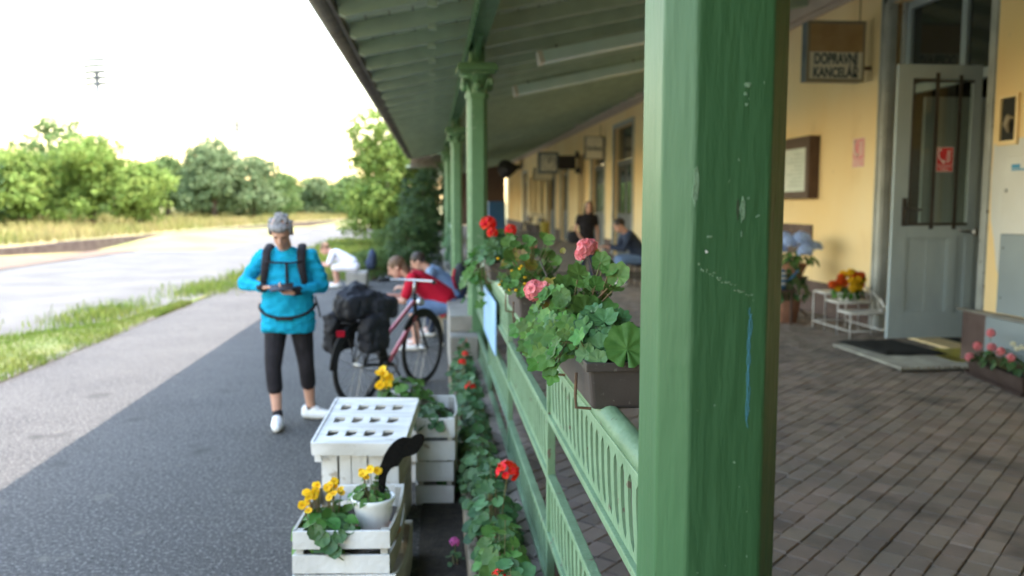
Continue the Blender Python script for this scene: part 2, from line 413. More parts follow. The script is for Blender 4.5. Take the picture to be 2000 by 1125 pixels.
# strip of turf between platform and gravel
mb = MB()
def strip_w(y):
    a = -4.25 - .10 * nz(5, y, .5); b = -5.75 + .18 * nz(9, y, .7)
    if y > 11.2: b = -5.75 + 1.25 * min(1, (y - 11.2) / 1.6) + .08 * max(0, y - 12.8) + .15 * nz(9, y, .7)
    return a, min(b, a - .01)
mb.sheet([[(a + (b - a) * t, y, .012 + .035 * sin(pi * t)) for t in (0, .25, .5, .75, 1)] for y in [i * .5 - 16 for i in range(74)] for a, b in [strip_w(y)]])
struct('grass_verge', mb, 'turf')
def blades(mb, n, fn, h, w, lean=.5):
    for _ in range(n):
        x, y, z = fn()
        hh = h * rnd(.5, 1.3); a = rnd(0, 2 * pi); l = rnd(.1, lean) * hh; q = rnd(0, 2 * pi)
        dx, dy = cos(a) * w / 2, sin(a) * w / 2; lx, ly = cos(q) * l, sin(q) * l
        mb.add([(x - dx, y - dy, z), (x + dx, y + dy, z), (x + dx * .7 + lx * .4, y + dy * .7 + ly * .4, z + hh * .6), (x - dx * .7 + lx * .4, y - dy * .7 + ly * .4, z + hh * .6), (x + lx, y + ly, z + hh)],
               [(0, 1, 2, 3), (3, 2, 4)])
def verge_pt():
    while True:
        y = rnd(4, 15); a, b = strip_w(y)
        x = rnd(b, a + .08)
        if nz(x, y, 1.1) + rnd(-.35, .35) > -.25: return x, y, .015
mb = MB(); blades(mb, 16000, verge_pt, .075, .012)
def patch_pt():
    x, y = random.choice([(-4.55, 17.6), (-4.1, 20.5), (-5.1, 13.6)]); return x + random.gauss(0, .32), y + random.gauss(0, .8), 0
blades(mb, 3500, patch_pt, .15, .016)
def far_pt():
    y = rnd(19, 40); return rnd(-4.5, -1.6) + random.gauss(0, .2), y, 0
blades(mb, 7000, far_pt, .22, .03)
o = build(mb, 'grass', 'grass'); tag(o, 'bright green and yellowing grass growing on the verge beside the asphalt', 'grass', kind='stuff')
mb = MB()
def field_pt():
    y = 24 + 70 * random.random() ** 1.3; e = edge_x(y); x = e - .5 - 16 * random.random() ** 1.4
    return x, y, .42 + min(.5, (e - x) * .03)
blades(mb, 22000, field_pt, .42, .035, .6)
def left_pt(): return rnd(-16, -12.9), rnd(22, 27), .0
blades(mb, 3000, left_pt, .35, .03)
o = build(mb, 'dry_grass', 'drygrass'); tag(o, 'tall straw coloured dry grass on the bank beyond the track edge', 'grass', kind='stuff')
# low brick edge of the far platform
t = thing('platform_edge', 'low dark brown brick edge wall between the pale gravel and dry grass', 'edge wall', (-12.7, 26, 0))
mb = MB()
seg = [26 + i * 1.5 for i in range(36)]
for a, b in zip(seg, seg[1:]):
    xa, xb = edge_x(a), edge_x(b)
    if 54.5 < a < 56.5:
        build(mb, 'brick_face', 'edgebrick', t); mb = MB(); continue
    hz = .40 + .04 * nz(a, 0, 3)
    mb.add([(xa, a, -.05), (xb, b, -.05), (xb, b, hz), (xa, a, hz), (xa - .35, a, -.05), (xb - .35, b, -.05), (xb - .35, b, hz), (xa - .35, a, hz)],
           [(0, 1, 2, 3), (3, 2, 6, 7), (5, 4, 7, 6), (4, 0, 3, 7), (1, 5, 6, 2)])
build(mb, 'brick_face', 'edgebrick', t)

# brick floor of the veranda: every brick laid at 45 degrees
mb = MB()
rw, bl = .105, .160
c45 = sqrt(.5)
for i in range(-10, 240):
    off = rnd(0, bl)
    jit = rnd(-.003, .003)
    for j in range(-60, 90):
        u0 = j * bl + off; v0 = i * rw + jit
        uc, vc = u0 + bl / 2, v0 + rw / 2
        x = (uc - vc) * c45 + 2.6; y = (uc + vc) * c45 - 2
        if not (.36 < x < XW - .02 and 1.0 < y < 19): continue
        if y > 13 and x > 5: continue
        g = .0036 if i % 2 else .0042
        dz = rnd(-.0022, .0022) + .004 * nz(x, y, 1.2); tx, ty = rnd(-.012, .012), rnd(-.012, .012)
        p = []
        gb = .0028 if i % 2 else .0016
        for (a, b, e) in ((.005, gb, 0), (bl - .005, gb, 0), (bl - .005, rw - .002, 0), (.005, rw - .002, 0)):
            p.append((u0 + a + rnd(-.0012, .0012), v0 + b + rnd(-.0012, .0012)))
        top, low = [], []
        for k, (u, v) in enumerate(p):
            X = (u - v) * c45 + 2.6; Y = (u + v) * c45 - 2
            du, dv = u - uc, v - vc
            X = min(max(X, .385), XW - .003)
            low.append((X, Y, ZF - .012))
            iu = uc + du * .95; iv = vc + dv * .94
            X2 = min(max((iu - iv) * c45 + 2.6, .386), XW - .004); Y2 = (iu + iv) * c45 - 2
            top.append((X2, Y2, ZF + dz + du * tx + dv * ty))
        mb.add(low + top, [(4, 5, 6, 7), (0, 1, 5, 4), (1, 2, 6, 5), (2, 3, 7, 6), (3, 0, 4, 7)])
struct('veranda_floor', mb, 'brick')
mb = MB(); mb.bb(.39, 9, -14, 60, -.04, ZF - .009); struct('veranda_floor_bed', mb, 'mortar')
mb = MB(); mb.bb(.40, XW, 19, 60, ZF - .03, ZF); struct('veranda_floor_far', mb, 'brick')
mb = MB(); mb.bb(.33, .388, -14, 8.28, -.05, ZF + .006, .006); struct('veranda_edge', mb, 'concrete')
mb = MB(); mb.bb(.33, .398, 10.25, 60, -.05, ZF + .006, .006); struct('veranda_edge_far', mb, 'concrete')
# flower bed
mb = MB()
for i in range(9):
    y0 = -.6 + i * 1.0; mb.bb(.155 + rnd(-.006, .006), .205, y0, y0 + .985, -.05, .14 + rnd(-.008, .008), .012)
o = build(mb, 'bed_kerb', 'kerb', None); o['kind'] = 'structure'
mb = MB(); mb.sheet([[(x, y, .07 + .02 * nz(x, y, 6)) for x in (.33, .29, .25, .2)] for y in [i * .2 - .6 for i in range(45)]])
struct('bed_soil', mb, 'soil')
mb = MB(); mb.sheet([[(x, y, .012 + .008 * nz(x, y, 6)) for x in (.155, .08, .0, -.08 + .03 * nz(1, y, 3))] for y in [i * .2 + .2 for i in range(34)]])
struct('soil_strip', mb, 'soil')
# stair block
t = thing('concrete_steps', 'pale concrete steps beside the green railing end', 'steps', (.28, 9, 0))
mb = MB(); mb.bb(.17, .45, 8.3, 10.2, -.03, .43, .012); build(mb, 'lower_step', 'concrete', t)
mb = MB(); mb.bb(.172, .45, 8.62, 10.2, .432, .60, .012); build(mb, 'upper_step', 'concrete', t)

# ------------------------------------------------------------------ station building
B = thing('station_building', 'long yellow plastered station building with grey doors and brown plinth', 'building', (XW, 8, 0))
DOOR = (7.60, 9.86, ZF + .02, 4.10)
far_doors = [(22.75, 25.15, 3.95), (26.55, 28.7, 3.7), (33.8, 35.6, 3.5), (37.3, 39.6, 3.5), (48.4, 50.4, 3.5)]
far_wins = [(29.9, 31.3, 1.3, 3.5), (41.2, 42.2, 1.3, 3.2), (43.8, 44.8, 1.3, 3.2), (45.9, 46.9, 1.3, 3.2)]
holes = [DOOR] + [(a, b, ZF + .02, z) for a, b, z in far_doors] + [(a, b, z0, z1) for a, b, z0, z1 in far_wins]
ycuts = sorted(set([-14, 62] + [h[0] for h in holes] + [h[1] for h in holes]))
zc = sorted(set([ZF - .1, 4.72] + [h[2] for h in holes] + [h[3] for h in holes]))
mb = MB()
for a, b in zip(ycuts, ycuts[1:]):
    for c, d in zip(zc, zc[1:]):
        ym, zm = (a + b) / 2, (c + d) / 2
        if any(h[0] < ym < h[1] and h[2] < zm < h[3] for h in holes): continue
        mb.add([(XW, a, c), (XW, b, c), (XW, b, d), (XW, a, d)], [(0, 1, 2, 3)])
for (a, b, c, d) in holes:
    q = XW + .32
    mb.add([(XW, a, c), (XW, b, c), (XW, b, d), (XW, a, d), (q, a, c), (q, b, c), (q, b, d), (q, a, d)], [(3, 2, 6, 7), (0, 3, 7, 4), (1, 5, 6, 2), (0, 4, 5, 1)])
mb.bb(XW + .33, 12, 62.2, 62.4, 0, 4.7)
build(mb, 'wall', 'yellow', B)
mb = MB(); mb.bb(5.17, XW - .003, -9, 7.45, ZF - .05, 4.7); build(mb, 'pilaster', 'yellow', B)
mb = MB()
pc = [-3, 5.0] ; prev = 7.45
segs = []
cur = 9.95
for a, b, _ in far_doors: segs.append((cur, a - .12)); cur = b + .12
segs.append((cur, 62))
for a, b in segs: mb.bb(XW - .035, XW - .002, a, b, ZF - .05, ZF + .44, .008)
mb.bb(XW - .03, XW - .002, 11.72, 13.2, 1.0, 1.44)
build(mb, 'plinth', 'plinth', B)
mb = MB(); mb.bb(5.10, 5.168, 7.28, 7.66, ZF - .02, .72, .01); mb.bb(5.168, XW, 7.452, 7.58, ZF - .02, .72); build(mb, 'door_plinth', 'plinth', B)
mb = MB(); mb.bb(5.06, 5.16, 5.0, 7.70, .722, .745, .006); build(mb, 'plinth_ledge', 'concrete', B)
mb = MB(); mb.bb(XW - .14, XW - .002, 7.2, 62, 4.42, 4.69, .02); mb.bb(XW - .07, XW - .002, 7.2, 62, 4.36, 4.418, .01); build(mb, 'cornice', 'cornice', B)
mb = MB(); mb.add([(XW - .05, -14, 4.95), (XW - .05, 62, 4.95), (9.5, 62, 6.9), (9.5, -14, 6.9), (13.6, -14, 4.95), (13.6, 62, 4.95), (XW - .05, -14, 4.73), (XW - .05, 62, 4.73), (13.6, -14, 4.73), (13.6, 62, 4.73)],
                  [(0, 1, 2, 3), (3, 2, 5, 4), (0, 6, 7, 1), (0, 3, 4, 8, 6), (1, 7, 9, 5, 2), (6, 8, 9, 7)])
build(mb, 'roof', 'tile', B)
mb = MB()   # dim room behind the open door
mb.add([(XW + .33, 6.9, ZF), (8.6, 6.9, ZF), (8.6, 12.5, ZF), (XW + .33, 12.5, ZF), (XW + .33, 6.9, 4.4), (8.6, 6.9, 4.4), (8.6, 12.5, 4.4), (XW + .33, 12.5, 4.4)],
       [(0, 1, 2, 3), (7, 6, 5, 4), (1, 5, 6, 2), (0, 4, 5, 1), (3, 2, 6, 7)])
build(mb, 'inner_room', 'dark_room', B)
mb = MB(); mb.bb(-.75, 5.165, -9, -2.0, -.05, 4.7); build(mb, 'added_shade_wall', 'woodbrown', B)  # unseen wall added behind the camera to shade the veranda and near column
# the near doorway
D = build(MB().bb(XW - .045, XW + .05, 9.78, 9.98, ZF, 4.2, .01).bb(XW - .06, XW - .046, 9.80, 9.83, ZF, 4.2).bb(XW - .06, XW - .046, 9.93, 9.96, ZF, 4.2)
          .bb(XW - .045, XW + .05, 7.5, 9.98, 4.11, 4.28, .01).bb(XW + .10, XW + .2, 9.70, 9.775, ZF, 4.1), 'door', 'casing', B)
mb = MB(); mb.bb(5.19, XW + .02, 7.46, 7.61, .73, 4.1, .012); mb.bb(5.175, 5.188, 7.49, 7.53, .74, 4.1); build(mb, 'jamb', 'casing', D)
TX = XW + .12
mb = MB()
mb.bb(TX, TX + .07, 7.62, 9.69, 3.02, 3.12); mb.bb(TX, TX + .07, 7.62, 9.69, 4.0, 4.09)
for y in (7.62, 8.56, 9.61): mb.bb(TX, TX + .07, y, y + .09, 3.122, 3.998)
mb.bb(TX + .02, TX + .05, 8.12, 8.15, 3.122, 3.998)
build(mb, 'transom', 'doorgrey', D)
mb = MB(); mb.bb(TX + .03, TX + .036, 7.72, 8.55, 3.13, 3.99); mb.bb(TX + .03, TX + .036, 8.66, 9.6, 3.13, 3.99); build(mb, 'pane', 'glassd', D)
# the other leaf, folded back inside the room
mb = MB(); mb.bb(XW + .35, XW + 1.2, 9.62, 9.67, .3, 3.0)
build(mb, 'inner_leaf', 'doorgrey', D)
# the open leaf, standing square to the wall
LY = 7.82
Lx0, Lx1, Lz0, Lz1 = 4.44, 5.29, .43, 3.07
leaf = MB()
st = .15
leaf.bb(Lx0, Lx0 + st, LY, LY + .045, Lz0, Lz1, .004); leaf.bb(Lx1 - st * .6, Lx1, LY, LY + .045, Lz0, Lz1, .004)
leaf.bb(Lx0 + st, Lx1 - st * .6, LY + .001, LY + .044, Lz1 - .13, Lz1 - .001)
leaf.bb(Lx0 + st, Lx1 - st * .6, LY + .001, LY + .044, 1.42, 1.54)
leaf.bb(Lx0 + st, Lx1 - st * .6, LY + .001, LY + .044, Lz0 + .001, .68)
leaf.bb(5.03, 5.11, LY + .001, LY + .044, .681, 1.419)
Lf = build(leaf, 'door_leaf', 'doorgrey', D)
mb = MB(); mb.bb(Lx0 + st, 4.803, LY + .022, LY + .034, .68, 1.42); mb.bb(4.811, 5.03, LY + .022, LY + .034, .68, 1.42); mb.bb(5.11, Lx1 - st * .6, LY + .016, LY + .03, .68, 1.42)
for z in (.68, 1.405): mb.bb(Lx0 + st, 5.03, LY + .004, LY + .021, z, z + .012)
for x in (Lx0 + st, 5.016): mb.bb(x, x + .014, LY + .005, LY + .021, .692, 1.405)
build(mb, 'lower_panel', 'doorgrey', D)
mb = MB(); mb.bb(Lx0 + st, Lx1 - st * .6, LY + .02, LY + .024, 1.54, Lz1 - .13); build(mb, 'glazing', 'glass', D)
mb = MB()
mb.bb(4.815, 4.85, LY - .012, LY + .0, 1.50, 2.99); mb.bb(5.05, 5.082, LY - .012, LY, 1.50, 2.97)
mb.bb(4.60, 5.2, LY - .014, LY - .002, 2.90, 2.925); mb.bb(4.585, 5.2, LY - .014, LY - .002, 1.535, 1.56); mb.bb(4.592, 4.606, LY - .01, LY, 1.56, 2.90)
build(mb, 'bars', 'iron', D)
mb = MB(); mb.bb(4.53, 4.575, LY - .012, LY, 1.53, 1.80, .004); mb.tube([(4.55, LY, 1.70), (4.55, LY - .05, 1.70), (4.62, LY - .055, 1.695), (4.70, LY - .05, 1.685)], .011, 8); build(mb, 'handle', 'iron', D)
mb = MB(); mb.lathe([(.012, 0), (.012, .09), (.045, .09), (.052, .12), (.045, .15), (.0, .155)], (0, 0, 0), 14)
mb.v = [(5.235 - p[2] * .0 + p[0] * .6, LY - .02 - p[2] * .6, 1.475 + p[1] * .8) for p in mb.v]
mb.tube([(5.23, LY - .03, 1.475), (5.12, LY - .06, 1.48), (5.08, LY - .06, 1.50)], .011, 8)
build(mb, 'door_knob', 'chrome', D, True)
# threshold paint
mb = MB(); mb.bb(4.95, XW, 7.50, 8.2, ZF + .001, ZF + .05); build(mb, 'threshold', 'yellowpaint', B)
# far doors and windows
for (a, b, z) in far_doors:
    mb = MB()
    mb.bb(XW - .04, XW + .02, a - .12, a, ZF, z + .12); mb.bb(XW - .04, XW + .02, b, b + .12, ZF, z + .12); mb.bb(XW - .04, XW + .02, a, b, z, z + .12)
    d = build(mb, 'door', 'casing', B)
    mb = MB(); ym = (a + b) / 2
    for p, q in ((a, ym - .01), (ym + .01, b)):
        mb.bb(XW + .10, XW + .15, p, q, ZF + .02, 3.0 if z > 3.3 else z)
        mb.bb(XW + .08, XW + .099, p + .12, q - .12, .45, 1.25)
    build(mb, 'door_leaf', 'fardoor', d)
    mb = MB(); mb.bb(XW + .14, XW + .16, a, b, 3.02, z)
    for p, q in ((a, ym), (ym, b)): mb.bb(XW + .088, XW + .098, p + .14, q - .14, 1.45, 2.85)
    build(mb, 'pane', 'glassd', d)
for (a, b, z0, z1) in far_wins:
    mb = MB(); mb.bb(XW - .05, XW - .003, a - .15, a, z0 - .1, z1 + .15); mb.bb(XW - .05, XW - .003, b, b + .15, z0 - .1, z1 + .15); mb.bb(XW - .05, XW - .003, a, b, z1, z1 + .15)
    w = build(mb, 'window', 'yellow', B)
    mb = MB(); mb.bb(XW - .09, XW, a - .2, b + .2, z0 - .16, z0 - .101); build(mb, 'sill', 'concrete', w)
    mb = MB(); mb.bb(XW + .16, XW + .2, a, b, z0, z1); build(mb, 'pane', 'glassd', w)
mb = MB()
for y in (52.2, 53.6, 55, 56.5, 58.2): mb.bb(XW - .12, XW - .002, y, y + .35, ZF + .45, 4.35)
build(mb, 'wall_strip', 'yellow', B)
# end wall of the veranda
t = thing('end_wall', 'dark brown boarded wall closing the far end of the veranda', 'wall', (2.5, 61, 0))
mb = MB(); mb.bb(1.2, XW - .2, 61, 61.2, ZF, 4.6); build(mb, 'boarding', 'woodbrown', t)

# ------------------------------------------------------------------ canopy
def ex(y): return -.83 + .004 * y
def cz(x, lift=0): return 3.395 + .21 * (x + .81) + lift
C = thing('platform_canopy', 'long green timber canopy roof over the veranda with brown eaves gutter', 'canopy roof', (.467, 10, 3.4))
Y0, Y1, Y2 = -2.0, 30.6, 61.0
mb = MB()
x = -.80
k = 0
while x < XW - .02:
    x2 = min(x + .215, XW - .02)
    for y0, y1 in ((Y0, 7.0), (7.004, 15.2), (15.204, 23), (23.004, Y1), (Y1 + .004, 45), (45.004, Y2)):
        if y0 > Y1 and x < .2: continue
        dz = rnd(-.003, .003)
        mb.add([(x + .006 + (.004 * y0 if k == 0 else 0), y0, cz(x) + dz), (x2 - .006, y0, cz(x2) + dz), (x2 - .006, y1, cz(x2) + dz), (x + .006 + (.004 * y1 if k == 0 else 0), y1, cz(x) + dz)], [(0, 3, 2, 1)])
    x = x2; k += 1
build(mb, 'roof_boards', 'soffit', C)
mb = MB(); mb.add([(-.86, Y0, cz(-.86) + .05), (XW, Y0, cz(XW) + .05), (XW, Y1, cz(XW) + .05), (-.74, Y1, cz(-.74) + .05), (-.86, Y0, cz(-.86) + .09), (XW, Y0, cz(XW) + .09), (XW, Y1, cz(XW) + .09), (-.74, Y1, cz(-.74) + .09), (.2, Y1, cz(.2) + .05), (XW, Y2, cz(XW) + .05), (.2, Y2, cz(.2) + .05), (.2, Y1, cz(.2) + .09), (XW, Y2, cz(XW) + .09), (.2, Y2, cz(.2) + .09)],
                  [(0, 3, 2, 1), (4, 5, 6, 7), (0, 4, 7, 3), (1, 2, 6, 5), (0, 1, 5, 4), (2, 3, 7, 6), (8, 10, 9, 2), (11, 6, 12, 13), (10, 8, 11, 13), (9, 10, 13, 12)])
build(mb, 'roof_cover', 'tile', C)
ry = [Y0 + .5 + i * .93 for i in range(int((Y1 - Y0) / .93))]
ry = [8.16 + (i - 22) * .93 for i in range(79)]
for y in ry:
    if not Y0 < y < Y2 - .2 or abs(y - Y1) < .2: continue
    x0 = ex(y) + .06 if y < Y1 else .25
    h = .15; w = .055
    prof = []
    mb = MB()
    pts = [(x0, -.004), (XW - .03, -.004), (XW - .03, -h), (x0 + .05, -h), (x0, -h + .03)]
    vs = [(px, cz(px) + dz) for px, dz in pts]
    n = len(vs)
    mb.add([(a, y - w, b) for a, b in vs] + [(a, y + w, b) for a, b in vs], [tuple(range(n)), tuple(range(n, 2 * n))[::-1]] + [(i, i + n, (i + 1) % n + n, (i + 1) % n) for i in range(n)])
    if y < Y1: mb.bb(-.02, .06, y - .03, y + .03, cz(.02) - h - .05, cz(.02) - h - .001)
    build(mb, 'rafter', 'rafter', C)
# the beam over the columns
BX = .467
mb = MB()
zb = cz(BX) - .155
mb.bb(BX - .08, BX + .08, Y0, Y2, zb - .19, zb)
# scalloped valance under the beam on its outer side
yy = Y0
while yy < Y1 - .3:
    poly = [(0, 0)] + [(.15 + .15 * -cos(pi * i / 8), -.02 - .085 * sin(pi * i / 8)) for i in range(9)] + [(.3, 0)]
    mb.prism(poly, (BX - .10, yy, zb - .15), (0, 1, 0), (0, 0, 1), (.018, 0, 0)); yy += .30
build(mb, 'beam', 'green', C)
# gutter and tile edge
mb = MB()
gp = [(ex(y) - .075, y, cz(ex(y)) - .02) for y in (Y0, 8, 16, 24, Y1)]
for q0, q1 in zip(gp, gp[1:]):
    a = []
    for (gx, gy, gz) in (q0, q1):
        a.append([(gx + .085 * cos(t), gy, gz + .085 * sin(t)) for t in [pi + pi * i / 8 for i in range(9)]])
    mb.sheet(a)
o = build(mb, 'gutter', 'gutter', C, True); sm = o.modifiers.new('s', 'SOLIDIFY'); sm.thickness = .006
mb = MB(); mb.bb(-.015, .015, 0, 1, -.08, .06)
mb.v = [(ex(Y0 + (Y1 - Y0) * p[1]) + .02 + p[0], Y0 + (Y1 - Y0) * p[1], cz(-.8) + p[2] + .0) for p in mb.v]
build(mb, 'fascia', 'gutter', C)
mb = MB()
y = Y0
while y < Y1:
    mb.tube([(ex(y) - .085 + rnd(-.004, .004), y, cz(ex(y)) + .065), (ex(y) + .35, y, cz(ex(y)) + .175)], [.075, .075], 8); y += .235
build(mb, 'tile_edge', 'tile', C, True)
# lower canopy continuing behind
C2 = thing('lower_canopy', 'lower far section of green canopy beyond the dark end beam', 'canopy roof', (.4, 40, 3.2))
mb = MB(); mb.add([(-.9, Y1 + .2, 3.02), (.36, Y1 + .2, 3.27), (.36, 61, 3.27), (-.3, 61, 3.02), (-.9, Y1 + .2, 3.1), (.36, Y1 + .2, 3.35), (.36, 61, 3.35), (-.3, 61, 3.1)], [(0, 3, 2, 1), (4, 5, 6, 7), (0, 4, 7, 3), (0, 1, 5, 4), (2, 3, 7, 6), (1, 2, 6, 5)])
build(mb, 'roof_boards', 'rafter', C2)
mb = MB(); mb.bb(-.75, .37, Y1 + .02, Y1 + .14, 3.0, 3.5); build(mb, 'end_beam', 'gutter', C2)

# lamps under the canopy
def fluoro(x0, y, ln, label):
    t = thing('strip_lamp', label, 'lamp', (x0, y, cz(x0) - .25), 'strip lamps under the canopy')
    mb = MB(); dirv = Vector((1, 0, .21)).normalized(); up = Vector((-.21, 0, 1)).normalized()
    o_ = Vector((x0, y, cz(x0) - .19))
    poly = [(-.06, 0), (.06, 0), (.15, -.15), (-.15, -.15)]
    mb.prism(poly, o_, (0, 1, 0), up, dirv * ln); build(mb, 'housing', 'lampw', t)
    mb = MB(); mb.prism([(-.065, .005), (.065, .005), (.156, -.156), (-.156, -.156)], o_ - dirv * .065, (0, 1, 0), up, dirv * .062); build(mb, 'end_cap', 'signface', t)
    mb = MB()
    for s_ in (.2, ln - .2): mb.tube([o_ + dirv * s_, o_ + dirv * s_ + up * .05], .012, 6)
    build(mb, 'hanger', 'iron', t)
fluoro(1.41, 10.9, 2.0, 'pale strip lamp crosswise under the canopy, nearer of the two')
fluoro(1.41, 14.1, 2.2, 'pale strip lamp crosswise under the canopy, farther of the two')

# ------------------------------------------------------------------ columns
def octo(hw, ch):
    a = hw - ch
    return [(-a, -hw), (a, -hw), (hw, -a), (hw, a), (a, hw), (-a, hw), (-hw, a), (-hw, -a)]
def shaft(mb, x, y, z0, z1, hw, ch, sub=1, jit=0):
    P_ = octo(hw, ch); n = 8; k = len(mb.v)
    for i in range(sub + 1):
        z = z0 + (z1 - z0) * i / sub
        mb.v += [(x + p[0] + (jit * noise.noise(Vector((z * 45, q * 7.3, 1))) * (2.2 if noise.noise(Vector((z * 9, q * 3.1, 5))) > .2 else .5) if q == 0 else 0), y + p[1], z) for q, p in enumerate(P_)]
    for i in range(sub):
        for j in range(n):
            a = k + i * n + j; b = k + i * n + (j + 1) % n
            mb.f.append((a, b, b + n, a + n))
    mb.f.append(tuple(k + j for j in range(n))[::-1]); mb.f.append(tuple(k + sub * n + j for j in range(n)))
def column(x, y, label, near=False):
    t = thing('column', label, 'column', (x, y, ZF), 'green columns carrying the canopy')
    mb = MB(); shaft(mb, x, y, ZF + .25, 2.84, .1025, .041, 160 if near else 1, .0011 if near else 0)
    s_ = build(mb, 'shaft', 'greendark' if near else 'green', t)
    bv = s_.modifiers.new('b', 'BEVEL'); bv.width = .004; bv.segments = 2; bv.limit_method = 'ANGLE'; bv.angle_limit = R(30)
    mb = MB(); shaft(mb, x, y, ZF, ZF + .22, .14, .05); shaft(mb, x, y, ZF + .22, ZF + .249, .12, .045); build(mb, 'base', 'green', t)
    mb = MB()
    shaft(mb, x, y, 2.80, 2.85, .118, .046)
    mb.lathe([(.105, 2.85), (.11, 2.90), (.125, 2.96), (.15, 3.01), (.17, 3.03)], (x, y, 0), 16)
    for a in range(4):      # rosettes and volutes of the cast capital
        q = a * pi / 2; d = Vector((cos(q), sin(q), 0))
        mb.ell((x + d.x * .125, y + d.y * .125, 2.92), (.045, .045, .05), None, 10, 7)
        q += pi / 4; d = Vector((cos(q), sin(q), 0))
        mb.tube([Vector((x, y, 0)) + d * r_ + Vector((0, 0, z)) for r_, z in ((.10, 2.86), (.125, 2.92), (.17, 2.98), (.205, 2.975), (.205, 2.94), (.18, 2.935))], [.016, .02, .022, .02, .018, .012], 7)
    mb.bb(x - .175, x + .175, y - .175, y + .175, 3.032, 3.06, .006); mb.bb(x - .205, x + .205, y - .205, y + .205, 3.061, 3.115, .01); mb.bb(x - .185, x + .185, y - .185, y + .185, 3.116, 3.14, .006)
    build(mb, 'capital', 'green', t)
    mb = MB(); shaft(mb, x, y, 3.141, zb - .192, .08, .02); build(mb, 'upper_post', 'green', t)
    for sg in (-1, 1):
        mb = MB(); pts = []
        n = 10
        for i in range(n + 1):
            q = pi / 2 * i / n
            pts.append((.085 + .62 * (1 - cos(q)), 3.15 + (zb - .21 - 3.15) * sin(q)))
        poly = pts + [(.705, zb - .192), (.085, zb - .192)]
        mb.prism([(p[0] * sg, p[1]) for p in poly], (x - .03, y, 0), (0, 1, 0), (0, 0, 1), (.06, 0, 0)); build(mb, 'brace', 'green', t)
    return t
COLY = [1.39, 8.72, 15.85, 23.0, 30.0]
n1 = column(BX, COLY[0], 'chipped green octagonal column filling the right foreground', True)
column(BX, COLY[1], 'green column at the far end of the pierced railing')
column(BX, COLY[2], 'green column just behind the second one, by the dark bush')
column(BX, COLY[3], 'slim far green column, fourth along the canopy edge')
column(BX, COLY[4], 'farthest green column under the dark end beam')
# scars of the near column (front face is at y = 1.39 - .1025)
FY = COLY[0] - .1025
def blot(cx, cz_, w, h, m, name, seed, depth=.0012, y=None, n=14, tilt=0):
    r_ = random.Random(seed); poly = []
    for i in range(n):
        q = 2 * pi * i / n; k = r_.uniform(.6, 1.15)
        a, b = w / 2 * cos(q) * k, h / 2 * sin(q) * k
        poly.append((a * cos(tilt) - b * sin(tilt), a * sin(tilt) + b * cos(tilt)))
    mb = MB(); mb.prism(poly, (cx, (FY if y is None else y) + .0005, cz_), (1, 0, 0), (0, 0, 1), (0, -depth - .0005, 0)); return build(mb, name, m, n1)
def fpx(x, y):      # helper: point on the front face
    f = 1650.; th = R(5.728); ps = R(5.408)
    return x, y
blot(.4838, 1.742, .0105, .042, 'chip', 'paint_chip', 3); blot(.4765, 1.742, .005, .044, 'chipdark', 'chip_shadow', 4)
blot(.4085, 1.775, .010, .060, 'chip', 'paint_chip', 5, y=FY + .0005); 
blot(.4832, 1.702, .0022, .013, 'chip', 'paint_chip', 8)
blot(.4865, 1.932, .011, .010, 'chip', 'paint_chip', 6); blot(.4835, 1.918, .007, .008, 'chip', 'paint_chip', 7); blot(.4855, 1.902, .006, .005, 'chip', 'paint_chip', 17)
blot(.4275, 1.6745, .0045, .006, 'white_dot', 'paint_speck', 9, tilt=.5)
blot(.432, 1.698, .011, .004, 'chip', 'paint_chip', 10, tilt=.2); blot(.509, 1.730, .009, .003, 'chip', 'paint_chip', 11, tilt=.5); blot(.493, 1.758, .004, .005, 'chip', 'paint_chip', 12)
rr = random.Random(5)
for i in range(13):
    blot(rr.uniform(.412, .515), rr.uniform(1.15, 2.05), rr.uniform(.001, .004), rr.uniform(.001, .006), 'chip', 'paint_chip', 30 + i, depth=.0008, tilt=rr.uniform(-.6, .6))
mb = MB(); rr = random.Random(11)
for k in range(3):
    pts = []; n = 16
    for i in range(n + 1):
        z = 1.566 - .175 * i / n + (0.01 * k)
        pts.append((.4995 + .0022 * sin(i * 1.3 + k * 2) + .0012 * k + rr.uniform(-.0012, .0012), FY - .0006, z))
    mb.tube(pts, .00045, 5)
build(mb, 'pen_scribble', 'penblue', n1)
mb = MB()
for i in range(26):
    t_ = i / 25; mb.ell((.4175 + .088 * t_ + rr.uniform(-.002, .002), FY, 1.652 - .052 * t_ + rr.uniform(-.004, .004)), (rr.uniform(.001, .003), .0007, rr.uniform(.001, .0022)), None, 6, 4)
build(mb, 'scratch', 'greenrail', n1)

